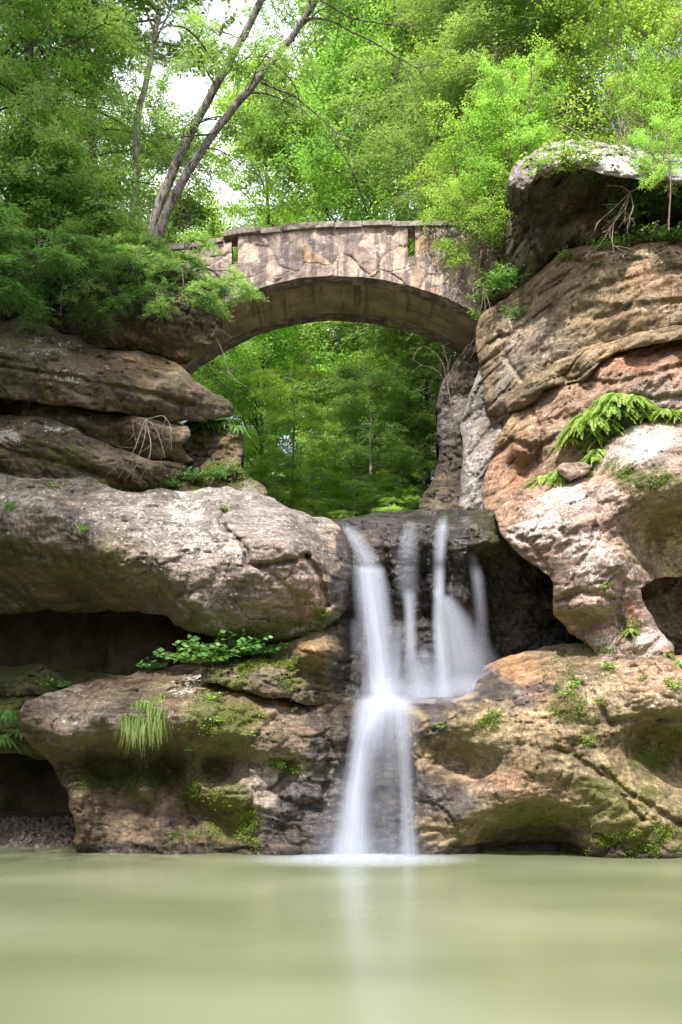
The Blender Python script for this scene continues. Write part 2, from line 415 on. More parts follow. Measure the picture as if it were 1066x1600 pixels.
# ------------------------------------------------------------------ rocks: outlines in photo pixels, each with its own distances
def smooth_outline(P, per=7.0, rough=1.6, seed=0):
    P = np.asarray(P, float); n = len(P); out = []
    for i in range(n):
        p0, p1, p2, p3 = P[i - 1], P[i], P[(i + 1) % n], P[(i + 2) % n]
        m = max(1, int(np.linalg.norm(p2 - p1) / per))
        for k in range(m):
            t = k / m
            a = 0.5 * ((2 * p1) + (-p0 + p2) * t + (2 * p0 - 5 * p1 + 4 * p2 - p3) * t * t + (-p0 + 3 * p1 - 3 * p2 + p3) * t ** 3)
            b = p1 + (p2 - p1) * t
            out.append(0.6 * a + 0.4 * b)
    O = np.array(out)
    j = fbm(O[:, 0] * 0.03, O[:, 1] * 0.03, O[:, 0] * 0 + seed, 4)
    k = fbm(O[:, 0] * 0.03, O[:, 1] * 0.03, O[:, 0] * 0 + seed + 31, 4)
    return O + rough * 2.2 * np.stack([j, k], 1)

def poly_dist(P, x, y):
    """signed distance (inside positive) and nearest boundary point"""
    best = np.full(x.shape, 1e18); bx = np.zeros(x.shape); by = np.zeros(x.shape); ins = np.zeros(x.shape, bool)
    n = len(P)
    for i in range(n):
        ax, ay = P[i]; cx, cy = P[(i + 1) % n]; dx, dy = cx - ax, cy - ay
        L = dx * dx + dy * dy + 1e-9
        t = np.clip(((x - ax) * dx + (y - ay) * dy) / L, 0, 1)
        qx = ax + t * dx; qy = ay + t * dy; d = (x - qx) ** 2 + (y - qy) ** 2
        m = d < best; best = np.where(m, d, best); bx = np.where(m, qx, bx); by = np.where(m, qy, by)
        if (dy != 0): ins ^= ((ay > y) != (cy > y)) & (x < dx * (y - ay) / dy + ax)
    d = np.sqrt(best); return np.where(ins, d, -d), bx, by

def blob(px, py, B):
    """elliptical soft mask"""
    cx, cy, rx, ry = B[:4]
    return np.exp(-(((px - cx) / rx) ** 2 + ((py - cy) / ry) ** 2) ** 1.3)

def line_dist(L, px, py):
    d = np.full(px.shape, 1e9)
    for (ax, ay), (bx, by) in zip(L[:-1], L[1:]):
        dx, dy = bx - ax, by - ay
        t = np.clip(((px - ax) * dx + (py - ay) * dy) / (dx * dx + dy * dy + 1e-9), 0, 1)
        d = np.minimum(d, np.hypot(px - ax - t * dx, py - ay - t * dy))
    return d

ROCKS = {}
class Rock:
    def __init__(s, key, outline, depth, col, step=2.3, round_m=0.13, back=1.8, rough=2.3, relief=1.0, strata=1.0, tilt=0.0, bumps=(), grooves=(),
                 lichen=(), moss=(), wet=(), tint=(), base_lichen=0.0, base_moss=0.0, base_wet=0.0, algae=1.0, seed=None, fine=1.0):
        s.key = key; seed = len(ROCKS) * 11.7 if seed is None else seed; s.seed = seed
        s.D = np.array(depth, float); s.rd = round_m; s.relief = relief; s.strata = strata; s.tilt = tilt; s.bumps = bumps; s.grooves = grooves; s.fine = fine
        P = s.D[:, :2] / 100
        R = np.sqrt(((P[:, None] - P[None]) ** 2).sum(-1) + 0.03)
        n = len(P); A = np.zeros((n + 1, n + 1)); A[:n, :n] = R + np.eye(n) * -0.03; A[:n, n] = 1; A[n, :n] = 1
        s.wts = np.linalg.solve(A, np.concatenate([s.D[:, 2], [0]])); s.P = P
        ext_ = []                       # carry the rock on beyond the picture's sides
        for i, p in enumerate(outline):
            q = outline[(i + 1) % len(outline)]; ext_.append(p)
            for cond, dx in (((p[0] >= 1200 and q[0] >= 1200), 200), ((p[0] <= -150 and q[0] <= -150), -170)):
                if cond: ext_ += [(p[0] + dx, p[1]), (q[0] + dx, q[1])]
        outline = ext_
        s.O = smooth_outline(outline, rough=rough, seed=seed)
        O = s.O
        x0, y0 = O.min(0) - step * 1.5; x1, y1 = O.max(0) + step * 1.5
        gx = np.arange(x0, x1, step); gy = np.arange(y0, y1, step)
        GX, GY = np.meshgrid(gx, gy); nx = len(gx)
        sd, bx, by = poly_dist(O, GX, GY)
        ins = sd > step * 0.3
        cell = ins[:-1, :-1] | ins[1:, :-1] | ins[:-1, 1:] | ins[1:, 1:]
        PX = np.where(ins, GX, bx); PY = np.where(ins, GY, by); e = np.where(ins, sd, 0)
        Yd = s.depth(PX, PY, e)
        used = np.zeros(ins.shape, bool)
        used[:-1, :-1] |= cell; used[1:, :-1] |= cell; used[:-1, 1:] |= cell; used[1:, 1:] |= cell
        idx = -np.ones(ins.shape, int); idx[used] = np.arange(used.sum())
        px, py, yd = PX[used], PY[used], Yd[used]
        V = np.stack([(px - CX) / F * yd, yd, CAMZ + (HY - py) / F * yd], 1)
        cy, cx = np.nonzero(cell)
        Q = np.stack([idx[cy, cx], idx[cy + 1, cx], idx[cy + 1, cx + 1], idx[cy, cx + 1]], 1)
        # boundary edges (directed) of the kept cells
        E = {}
        for a, b, c, d in Q.tolist():
            for u, v in ((a, b), (b, c), (c, d), (d, a)):
                if (v, u) in E: del E[(v, u)]
                else: E[(u, v)] = 1
        E = np.array(list(E.keys()))
        bv = np.unique(E); bm = -np.ones(len(V), int); rings = [V]
        cxm, cym = px.mean(), py.mean()
        n0 = len(V); faces = [Q]
        prev = np.arange(n0)
        yb = yd.max() + back
        for kk, f in enumerate((0.25, 0.6, 1.0)):
            bm = -np.ones(n0, int); bm[bv] = np.arange(len(bv)) + sum(len(r) for r in rings)
            yy = yd[bv] + (yb - yd[bv]) * f
            ray = np.stack([(px[bv] - CX) / F * yy, yy, CAMZ + (HY - py[bv]) / F * yy], 1)
            flat = V[bv].copy(); flat[:, 1] = yy
            P2 = np.where((ray[:, 2] > flat[:, 2])[:, None] & (ray[:, 2] > CAMZ)[:, None], ray, ray)
            core = (px > -160) & (px < 1230)
            top = (py[bv] < py[core].mean()) & (poly_dist(O, px[bv], py[bv] - 6.0)[0] < 0) & (poly_dist(O, px[bv], py[bv] + 6.0)[0] > 0)
            P2[top, 2] = np.minimum(P2[top, 2], flat[top, 2])
            P2[:, 0] = np.where(top, P2[:, 0], P2[:, 0])
            rings.append(P2)
            pr = prev if kk else np.arange(n0)
            faces.append(np.stack([E[:, 1], E[:, 0], bm[E[:, 0]], bm[E[:, 1]]], 1) if kk == 0 else np.stack([prev[E[:, 1]], prev[E[:, 0]], bm[E[:, 0]], bm[E[:, 1]]], 1))
            prev = bm
        VV = np.concatenate(rings)
        cen = np.array([[VV[-len(bv):, 0].mean(), yb, VV[-len(bv):, 2].mean()]])
        VV = np.concatenate([VV, cen])
        tri = np.stack([prev[E[:, 1]], prev[E[:, 0]], np.full(len(E), len(VV) - 1)], 1)
        # paint: the stone's own colours, growth and wetness
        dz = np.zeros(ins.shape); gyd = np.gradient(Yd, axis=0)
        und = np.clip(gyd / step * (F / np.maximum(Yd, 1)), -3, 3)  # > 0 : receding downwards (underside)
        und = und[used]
        apx = np.concatenate([px, np.tile(px[bv], 3), [cxm]]); apy = np.concatenate([py, np.tile(py[bv], 3), [cym]])
        ext = lambda a: np.concatenate([a, np.tile(a[bv], 3), [0.0]])
        s_und = ext(und)
        N = len(VV); tn = np.tile(np.array(col, float), (N, 1))
        jx = 26 * fbm(VV[:, 0] * 1.6, VV[:, 2] * 1.6, VV[:, 1] * 0 + seed, 4); jy = 26 * fbm(VV[:, 0] * 1.6, VV[:, 2] * 1.6, VV[:, 1] * 0 + seed + 9, 4)
        for T in tint:
            f = (blob(apx + jx, apy + jy, T) * T[5])[:, None]; tn = tn * (1 - f) + np.array(T[4]) * f
        def field(Bs, base):
            r = np.full(N, float(base))
            for B in Bs: r = np.maximum(r, blob(apx + jx, apy + jy, B) * B[4])
            return r
        li = field(lichen, base_lichen) * (1 - 0.8 * sstep(0.1, 0.9, s_und)); mo = field(moss, base_moss); we = np.maximum(field(wet, base_wet), 0.8 * (1 - sstep(0.06, 0.30, VV[:, 2])))
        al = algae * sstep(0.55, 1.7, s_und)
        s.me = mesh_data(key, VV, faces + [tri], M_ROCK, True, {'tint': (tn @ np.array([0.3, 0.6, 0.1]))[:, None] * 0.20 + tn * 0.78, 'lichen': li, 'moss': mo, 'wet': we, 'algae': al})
        s.V, s.px, s.py = V, px, py
        ROCKS[key] = s
    def base(s, px, py):
        q = np.stack([np.clip(np.ravel(px), -150, 1215), np.ravel(py)], 1) / 100
        r = np.full(len(q), s.wts[-1])
        for i in range(len(s.P)): r += s.wts[i] * np.sqrt(((q - s.P[i]) ** 2).sum(1) + 0.03)
        return r.reshape(np.shape(px))
    def depth(s, px, py, e):
        y = s.base(px, py); x = (px - CX) / F * y; z = CAMZ + (HY - py) / F * y; em = e * y / F
        q = 1 - np.clip(em / s.rd, 0, 1); y = y + s.rd * (1 - np.sqrt(np.maximum(1 - q * q, 0)))
        zt = z + x * s.tilt
        sd = s.seed
        a = s.relief
        y = y + a * (0.20 * fbm(x * 0.9, y * 0.5 + sd, zt * 1.3, 3) + 0.10 * fbm(x * 2.4 + sd, y, zt * 3.4, 4) + 0.062 * s.fine * fbm(x * 6, y * 4 + sd, zt * 9, 5, 0.62))
        cn = fbm(x * 0.75 + 3, y * 0.3 + sd, zt * 2.3, 4); cm_ = sstep(0.0, 0.35, fbm(x * 0.5 + 11, y * 0.3, zt * 0.7 + sd, 2))
        y = y + a * 0.11 * cm_ * np.exp(-(cn / 0.022) ** 2)
        cn = fbm(x * 1.5 + 9, y * 0.4 + sd, zt * 0.9, 3); y = y + a * 0.07 * (1 - cm_) * np.exp(-(cn / 0.02) ** 2)
        rd = 1 - np.abs(fbm(x * 1.3 + sd, y * 0.5, zt * 2.2, 4)); y = y + a * 0.16 * np.clip(rd - 0.8, 0, 1) * 2
        # bedding blocks: wide thin cells, each standing a little proud or back, with open joints between them
        wx = x * 0.85 + 0.35 * fbm(x * 0.8 + sd, y * 0.4, zt * 0.8, 3); wz = zt * 2.1 + 0.5 * fbm(x * 0.7, y * 0.4 + sd, zt * 0.9 + 3, 3)
        f1, f2, hc = worley(wx + sd, y * 0.35, wz)
        amp = sstep(-0.25, 0.5, fbm(x * 0.55 + 7, y * 0.3, zt * 0.8 + sd, 3)) * s.strata
        y = y + amp * (0.16 * (hc - 0.5) + 0.085 * np.exp(-((f2 - f1) / 0.07) ** 2))
        f1, f2, hc = worley(wx * 2.7 + sd, y * 0.8, wz * 2.4)
        y = y + amp * (0.05 * (hc - 0.5) + 0.022 * np.exp(-((f2 - f1) / 0.09) ** 2))
        for B in s.bumps: y = y - blob(px, py, B) * B[4]
        for G in s.grooves:
            L, wd, dp = G; d = line_dist(L, px, py); d = d + 3.0 * fbm(px * 0.05, py * 0.05, px * 0 + sd, 3)
            y = y + dp * np.exp(-np.maximum(d, 0) ** 2 / (wd * wd))
        return y
    def surf(s, px, py):
        """a point on the rock's face near a photo pixel"""
        i = ((s.px - px) ** 2 + (s.py - py) ** 2).argmin(); return s.V[i].copy()

def rock(key, label, name, **kw):
    r = Rock(key, **kw); o = obj(name, r.me); tag(o, label, 'rock'); r.ob = o; return r

TAN = (0.25, 0.175, 0.115); BRN = (0.17, 0.125, 0.085); PUR = (0.27, 0.205, 0.18); RED = (0.34, 0.17, 0.085); GREY = (0.30, 0.27, 0.25); OLV = (0.20, 0.16, 0.075); DRK = (0.11, 0.085, 0.06)
ORG = (0.36, 0.19, 0.07); PALE = (0.46, 0.40, 0.35)

rock('A', 'low brown ledge left of the lower cascade, its overhanging lip hung with grass', 'rock_ledge', tilt=0.05, relief=0.85, fine=0.55, col=(0.19,0.135,0.08),
  outline=[(32,1112),(40,1095),(75,1082),(130,1068),(180,1058),(225,1047),(290,1039),(325,1043),(350,1055),(400,1062),(450,1068),(500,1080),(545,1090),(575,1100),(575,1200),(575,1350),(300,1350),(128,1345),(118,1300),(105,1240),(82,1195),(45,1160),(32,1135)],
  depth=[(300,1042,18.2),(450,1070,18.0),(130,1070,18.0),(220,1050,18.2),(60,1105,16.9),(150,1110,16.5),(300,1110,16.35),(230,1085,17.1),(300,1070,17.1),(400,1090,17.0),(420,1120,16.5),(530,1115,16.9),(540,1092,17.7),(100,1160,16.65),(200,1165,16.5),(330,1160,16.45),(420,1175,16.6),(45,1140,17.0),
    (150,1197,18.5),(260,1205,18.9),(340,1205,18.2),(420,1228,17.0),(90,1188,18.0),(200,1192,18.6),(130,1232,16.8),(220,1230,16.9),(300,1232,17.6),(380,1222,16.7),(460,1205,16.9),(180,1253,17.9),(300,1262,17.9),(230,1264,17.8),(270,1240,17.6),(340,1274,17.7),(400,1260,16.7),(345,1238,16.75),(310,1215,17.2),(120,1240,17.0),(240,1236,17.0),
    (130,1290,17.2),(250,1290,17.1),(400,1290,16.85),(480,1220,16.75),(500,1250,16.8),(560,1200,17.0),(560,1300,17.1),(500,1330,16.95),(130,1330,17.3),(300,1335,17.15),(420,1335,16.95)],
  grooves=[([(35,1140),(120,1165),(200,1172),(300,1178)],5,0.10),([(300,1178),(380,1195),(460,1190)],6,0.12),([(430,1060),(440,1110),(400,1150)],4,0.08),([(330,1060),(350,1100),(320,1150)],4,0.08),([(175,1060),(230,1090),(330,1100)],4,0.07),([(510,1110),(515,1180),(505,1260)],5,0.10)],
  lichen=[(300,1065,50,25,0.75),(270,1130,60,30,0.55),(150,1110,80,30,0.5),(330,1110,50,40,0.6)], base_lichen=0.15,
  moss=[(350,1130,70,60,0.75),(200,1215,120,22,0.8),(200,1232,70,8,0.9),(330,1250,60,45,0.75),(370,1300,50,50,0.7),(440,1200,40,25,0.75),(150,1200,60,30,0.6),(80,1090,40,14,0.4),(260,1190,100,20,0.6)], base_moss=0.2,
  wet=[(520,1110,70,30,0.9),(560,1230,90,150,1.0),(470,1260,70,60,0.75),(490,1320,110,30,0.85),(260,1290,26,50,0.55),(180,1290,10,50,0.4)],
  tint=[(430,1080,80,30,ORG,0.55),(470,1130,60,60,TAN,0.7),(440,1230,90,50,PALE,0.6),(180,1290,90,40,(0.23,0.16,0.11),0.7),(160,1120,90,40,(0.26,0.21,0.16),0.8),(60,1085,60,20,PALE,0.4)])

rock('B', 'big grey rounded boulder with white lichen overhanging the dark left cave', 'boulder', tilt=0.0, relief=0.75, fine=0.45, strata=0.6, col=(0.245,0.21,0.185),
  outline=[(-160,720),(-60,730),(0,737),(40,748),(90,745),(140,746),(165,757),(190,768),(230,766),(270,766),(310,764),(350,762),(385,768),(420,775),(450,792),(490,805),(525,815),(538,830),(550,880),(548,930),(535,960),(515,975),(500,990),(450,1000),(400,1003),(330,995),(290,985),(262,965),(230,957),(150,955),(70,955),(0,960),(-160,965)],
  depth=[(-100,730,18.8),(0,745,18.6),(140,755,18.5),(300,770,18.4),(420,782,18.5),(500,815,18.4),(60,790,17.3),(-60,800,17.2),(150,830,16.85),(250,850,16.65),(340,860,16.5),(450,850,16.5),(500,890,16.85),(540,900,17.6),(530,850,17.9),(200,890,16.7),(290,935,16.6),(380,940,16.45),(470,930,16.65),(520,950,17.3),
    (300,980,17.3),(400,998,17.4),(470,990,17.5),(330,800,17.5),(200,790,17.5),(420,810,17.6),(20,840,17.4),(90,880,17.75),(150,920,18.0),(60,925,18.6),(220,945,18.0),(0,885,18.2),(-100,890,18.3),(0,945,19.6),(120,950,19.4),(-100,950,19.6),(255,958,17.8)],
  bumps=[(430,832,70,38,0.30),(390,805,40,14,0.10)],
  grooves=[([(352,800),(345,815),(352,830),(372,842),(385,860),(388,880),(400,884),(440,880),(478,870)],4,0.22),([(478,868),(500,900),(512,945)],5,0.22),([(150,790),(240,792),(330,798)],3,0.06),([(160,805),(200,815)],3,0.05),([(265,848),(285,853)],3,0.07),([(60,870),(150,880),(220,910)],4,0.07),([(410,885),(450,920),(470,960)],4,0.07)],
  lichen=[(330,855,90,45,0.75),(250,830,110,45,0.6),(430,910,90,50,0.7),(290,800,40,40,0.8),(370,870,40,30,0.75),(440,830,60,40,0.6),(420,980,80,20,0.6),(60,780,60,20,0.6),(160,800,80,30,0.6)], base_lichen=0.45,
  moss=[(400,985,120,18,0.85),(120,900,110,40,0.55),(0,860,60,50,0.6),(300,975,60,20,0.8),(520,930,25,40,0.5)], base_moss=0.08, algae=1.0,
  wet=[(545,860,14,60,0.8),(545,930,25,40,0.9)],
  tint=[(430,900,120,60,(0.31,0.21,0.16),0.75),(470,940,60,50,(0.33,0.20,0.13),0.6),(120,900,140,60,(0.24,0.19,0.085),0.95),(130,780,60,25,(0.19,0.145,0.12),0.7),(540,830,25,30,TAN,0.8),(20,770,60,30,(0.30,0.25,0.19),0.8)])

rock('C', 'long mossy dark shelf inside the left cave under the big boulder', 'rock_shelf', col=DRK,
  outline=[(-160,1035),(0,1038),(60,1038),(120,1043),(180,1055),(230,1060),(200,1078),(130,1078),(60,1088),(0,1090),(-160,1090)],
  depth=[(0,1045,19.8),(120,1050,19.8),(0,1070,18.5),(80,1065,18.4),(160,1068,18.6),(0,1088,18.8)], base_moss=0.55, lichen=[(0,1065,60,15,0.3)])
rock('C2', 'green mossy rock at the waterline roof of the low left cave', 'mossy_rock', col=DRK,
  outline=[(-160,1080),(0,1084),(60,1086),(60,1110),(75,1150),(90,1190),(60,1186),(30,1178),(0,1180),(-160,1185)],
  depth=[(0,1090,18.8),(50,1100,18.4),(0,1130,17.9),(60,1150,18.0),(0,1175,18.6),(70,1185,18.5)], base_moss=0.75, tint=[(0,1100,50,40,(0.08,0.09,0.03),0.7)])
rock('F', 'brown knobbly rubble ledge with green plants below the big boulder', 'rock_rubble', col=BRN,
  outline=[(315,1062),(325,1040),(360,1026),(400,1022),(432,1018),(446,1005),(480,990),(530,975),(545,1000),(550,1060),(560,1105),(480,1100),(400,1085)],
  depth=[(340,1040,17.3),(400,1026,17.7),(440,1008,17.9),(520,980,18.0),(400,1040,16.75),(470,1020,16.85),(500,1015,16.8),(450,1065,16.75),(520,1060,17.2),(540,1020,17.7),(370,1065,16.75),(345,1055,16.9),(470,1040,17.0),(480,1095,17.0),(555,1095,17.8)],
  bumps=[(490,1018,30,14,0.25)], base_moss=0.35, moss=[(380,1030,60,30,0.8),(440,1050,40,20,0.6)], tint=[(485,1015,40,20,ORG,0.85),(450,1060,60,20,TAN,0.6)], wet=[(545,1040,25,60,0.9)])
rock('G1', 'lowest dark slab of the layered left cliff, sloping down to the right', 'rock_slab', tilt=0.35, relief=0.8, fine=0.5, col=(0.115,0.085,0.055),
  outline=[(-160,600),(0,645),(60,650),(110,666),(160,690),(200,708),(240,716),(288,728),(290,742),(245,758),(205,768),(185,770),(150,762),(60,758),(-160,745)],
  depth=[(-100,630,19.8),(0,650,19.6),(150,692,19.3),(270,732,19.5),(0,690,18.6),(-100,690,18.6),(100,712,18.5),(180,735,18.6),(240,738,18.9),(0,742,18.9),(150,757,18.95),(205,764,19.1),(60,668,18.85),(140,700,18.8)],
  grooves=[([(-160,690),(0,700),(110,728),(190,752)],4,0.12)],
  lichen=[(90,670,70,15,0.7),(10,685,25,25,0.85),(100,720,60,20,0.4)], base_lichen=0.15, base_moss=0.3, moss=[(100,720,60,25,0.6)], tint=[(200,722,90,12,TAN,0.7),(10,690,30,30,TAN,0.5)])
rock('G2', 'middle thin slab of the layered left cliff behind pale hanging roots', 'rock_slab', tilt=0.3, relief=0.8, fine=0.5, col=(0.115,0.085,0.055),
  outline=[(-160,590),(20,616),(60,620),(120,630),(170,646),(220,653),(270,656),(296,667),(299,685),(280,697),(305,722),(255,724),(200,706),(150,692),(80,664),(0,652),(-160,640)],
  depth=[(20,620,20.2),(150,642,19.9),(280,662,19.9),(40,640,19.5),(130,660,19.2),(220,672,19.1),(285,678,19.3),(200,695,19.6),(280,712,19.7),(120,675,19.6)],
  lichen=[(70,628,40,8,0.75),(130,645,50,8,0.6)], base_moss=0.25, tint=[(240,665,70,12,TAN,0.8),(270,710,50,8,TAN,0.6)])
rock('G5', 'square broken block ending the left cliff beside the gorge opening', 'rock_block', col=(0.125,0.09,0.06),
  outline=[(270,672),(320,660),(350,662),(377,672),(380,700),(377,730),(395,748),(414,760),(416,776),(380,778),(330,778),(262,772),(275,735)],
  depth=[(300,680,20.6),(370,680,20.4),(300,720,20.3),(350,700,20.1),(370,720,20.1),(330,755,19.6),(400,765,19.2),(280,760,19.5)],
  base_moss=0.4, moss=[(320,740,60,25,0.6)], tint=[(360,690,18,40,(0.22,0.13,0.08),0.8),(395,765,25,12,PALE,0.6)])
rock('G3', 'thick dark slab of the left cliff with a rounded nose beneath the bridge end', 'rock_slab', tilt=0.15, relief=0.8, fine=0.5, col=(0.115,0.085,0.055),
  outline=[(-160,480),(0,500),(60,505),(130,532),(160,547),(210,550),(250,556),(280,570),(303,590),(325,608),(347,620),(364,633),(364,650),(340,656),(300,660),(250,657),(210,648),(160,644),(100,634),(0,622),(-160,612)],
  depth=[(-100,490,20.6),(0,507,20.4),(140,540,20.4),(250,562,20.5),(0,560,18.9),(-100,555,18.9),(100,575,18.8),(200,592,18.9),(270,602,19.2),(325,625,19.9),(355,640,20.3),(0,612,19.1),(150,630,19.15),(250,645,19.5),(100,552,19.25),(0,530,19.2),(200,566,19.4)],
  grooves=[([(-160,560),(0,572),(120,592),(235,616),(300,632)],4,0.14),([(40,528),(150,560),(240,572)],3,0.10)],
  lichen=[(60,540,90,25,0.6),(120,580,50,20,0.7),(80,605,20,10,0.7),(170,575,50,14,0.5)], base_lichen=0.1, base_moss=0.3, moss=[(20,530,50,20,0.5)], tint=[(240,575,70,20,(0.27,0.17,0.08),0.85),(280,595,40,20,TAN,0.7)])
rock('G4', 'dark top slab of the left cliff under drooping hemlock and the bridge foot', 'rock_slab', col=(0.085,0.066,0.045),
  outline=[(-160,330),(0,372),(100,395),(200,400),(270,420),(320,440),(350,490),(348,520),(330,538),(300,550),(300,566),(280,572),(240,556),(180,550),(130,535),(60,505),(0,500),(-160,490)],
  depth=[(-100,360,20.9),(0,390,20.8),(150,410,20.6),(300,450,20.6),(0,450,20.3),(150,480,20.2),(250,500,20.1),(310,520,20.3),(60,498,20.9),(200,545,20.8),(280,555,20.8)],
  base_moss=0.25, tint=[(282,556,14,9,ORG,0.9),(240,530,60,14,TAN,0.7),(320,530,40,20,OLV,0.7)], lichen=[(240,525,50,12,0.5)])

# behind and below the falls
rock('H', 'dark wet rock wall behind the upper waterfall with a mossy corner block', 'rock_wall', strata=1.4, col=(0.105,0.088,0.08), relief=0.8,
  outline=[(470,820),(495,806),(530,814),(560,806),(600,799),(640,797),(690,798),(720,796),(760,797),(800,800),(850,840),(880,900),(890,1020),(800,1110),(640,1115),(480,1115),(470,950)],
  depth=[(500,810,19.6),(540,815,19.2),(620,800,19.5),(700,798,19.5),(770,800,19.2),(830,830,19.6),(560,840,18.35),(600,825,18.4),(650,825,18.35),(700,825,18.3),(750,830,18.0),(780,850,18.0),(745,862,18.0),
    (570,885,17.9),(625,880,18.15),(660,890,18.3),(690,885,18.2),(722,890,17.95),(720,940,18.0),(600,895,18.15),(760,885,19.2),(800,930,19.3),(830,980,19.5),(770,980,19.3),(800,870,18.9),(850,960,19.5),(740,965,18.6),(715,965,18.6),
    (590,960,18.5),(650,950,18.45),(690,960,18.5),(540,940,18.1),(540,980,18.4),(660,1040,18.5),(530,1010,17.95),(550,1060,17.7),(590,1085,17.75),(650,1060,18.3),(700,1090,18.3),(750,1070,18.8),(640,1100,17.9),(800,1060,19.6)],
  grooves=[([(600,840),(606,900),(612,960)],5,0.16),([(668,830),(660,900),(668,960)],6,0.20),([(735,830),(738,870),(745,930)],5,0.16),([(540,960),(600,970),(680,965)],6,0.15)],
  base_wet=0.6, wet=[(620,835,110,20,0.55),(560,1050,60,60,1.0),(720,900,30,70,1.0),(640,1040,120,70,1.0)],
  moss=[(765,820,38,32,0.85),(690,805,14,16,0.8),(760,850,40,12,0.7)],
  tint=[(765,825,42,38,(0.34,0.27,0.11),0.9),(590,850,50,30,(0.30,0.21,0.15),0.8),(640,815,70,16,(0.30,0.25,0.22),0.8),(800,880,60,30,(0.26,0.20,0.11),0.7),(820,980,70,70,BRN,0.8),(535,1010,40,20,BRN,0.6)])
rock('I', 'wet dark step of rock under the lower cascade', 'rock_step', strata=1.6, col=(0.13,0.10,0.085),
  outline=[(480,1085),(530,1084),(570,1090),(600,1094),(640,1094),(690,1085),(720,1090),(740,1200),(740,1350),(470,1350),(470,1150)],
  depth=[(500,1090,17.9),(560,1092,17.8),(610,1096,17.8),(650,1094,17.8),(700,1090,17.8),(600,1112,17.15),(550,1120,17.15),(660,1115,17.15),(600,1180,17.05),(540,1200,17.1),(660,1200,17.3),(680,1190,17.6),(600,1250,16.95),(540,1300,17.05),(660,1260,17.0),(600,1335,17.1),(500,1330,17.2),(700,1330,17.3)],
  relief=0.5, base_wet=0.95, tint=[(660,1110,50,30,(0.30,0.20,0.16),0.8),(520,1110,40,20,(0.28,0.19,0.15),0.8)])

# right bank
rock('K', 'large sunlit tan ledge right of the lower cascade, hollowed at the waterline', 'rock_ledge', tilt=-0.12, relief=0.8, fine=0.45, strata=0.7, col=(0.31,0.23,0.12),
  outline=[(626,1105),(640,1096),(690,1092),(735,1082),(748,1062),(765,1040),(800,1022),(850,1010),(900,1003),(960,1003),(1010,1010),(1066,1025),(1230,1035),(1230,1350),(640,1350),(630,1300),(645,1220),(640,1150)],
  depth=[(700,1094,17.5),(650,1100,17.4),(760,1052,17.9),(850,1014,18.2),(950,1008,17.6),(950,1030,16.75),(1010,1036,16.65),(1060,1026,17.0),(1200,1040,17.4),(660,1120,16.95),(720,1115,16.7),(800,1080,16.8),(880,1060,16.6),(960,1050,16.55),(1040,1080,16.25),(860,1035,17.3),(760,1080,17.1),
    (680,1150,17.0),(760,1150,16.35),(850,1140,16.15),(930,1150,16.1),(715,1198,17.5),(690,1195,17.5),(747,1208,17.2),(735,1180,17.0),(660,1190,17.2),(690,1222,16.75),(760,1230,16.35),(850,1220,16.05),(950,1225,15.95),(660,1250,16.9),
    (700,1290,16.9),(800,1262,16.4),(820,1308,18.0),(770,1318,17.6),(880,1310,17.8),(850,1290,17.2),(890,1268,16.3),(760,1290,17.0),(940,1290,16.2),(980,1320,16.35),(1050,1320,16.3),(650,1330,17.05),(700,1330,17.0),(910,1320,16.6),(820,1285,17.0),
    (1000,1150,17.1),(1040,1180,17.5),(1066,1210,17.6),(995,1190,16.8),(1050,1115,16.15),(975,1130,16.2),(1020,1235,16.3),(1060,1255,16.5),(1000,1270,15.95),(1150,1180,17.6),(1150,1260,16.4),(1150,1110,16.3),(1063,1310,16.6)],
  bumps=[(905,1215,20,10,0.12),(950,1195,26,14,0.15),(870,1100,40,30,0.12),(1020,1090,40,20,0.15),(930,1090,24,20,0.12)],
  grooves=[([(870,1170),(905,1185),(940,1210)],4,0.14),([(895,1165),(900,1210),(870,1240)],4,0.12),([(940,1200),(975,1235),(1066,1290)],4,0.16),([(968,1238),(985,1262),(1005,1280)],5,0.20),([(880,1020),(890,1060),(930,1085),(950,1130)],5,0.14),([(960,1130),(1010,1120),(1066,1125)],6,0.2),([(830,1165),(850,1200)],3,0.06)],
  lichen=[(1030,1110,50,30,0.75),(960,1060,60,30,0.45),(960,1120,60,20,0.6)], base_lichen=0.12,
  moss=[(960,1240,80,60,0.55),(850,1280,110,30,0.75),(1040,1170,60,40,0.85),(990,1310,80,26,0.85),(880,1080,40,50,0.5),(910,1140,50,40,0.45),(760,1130,60,20,0.45),(1000,1250,60,40,0.55),(900,1020,80,14,0.5)], base_moss=0.12,
  wet=[(680,1245,70,50,0.95),(670,1130,50,60,0.6),(690,1100,70,14,0.7),(820,1065,110,14,0.55),(780,1080,80,22,0.7),(650,1320,60,30,0.7)],
  tint=[(790,1050,70,26,(0.38,0.17,0.06),0.85),(830,1075,110,16,(0.46,0.37,0.30),0.75),(880,1060,50,60,(0.31,0.19,0.12),0.7),(850,1090,16,40,(0.34,0.19,0.12),0.6),(850,1160,110,60,(0.30,0.215,0.12),0.8),(790,1230,80,18,(0.40,0.21,0.13),0.7),(1040,1060,60,25,(0.40,0.22,0.14),0.7),(960,1250,90,50,(0.27,0.23,0.085),0.8),(690,1245,70,26,(0.33,0.27,0.24),0.7),(670,1330,60,20,(0.24,0.15,0.09),0.7),(960,1325,80,10,(0.19,0.10,0.065),0.7),(860,1250,100,20,(0.30,0.20,0.10),0.6)])
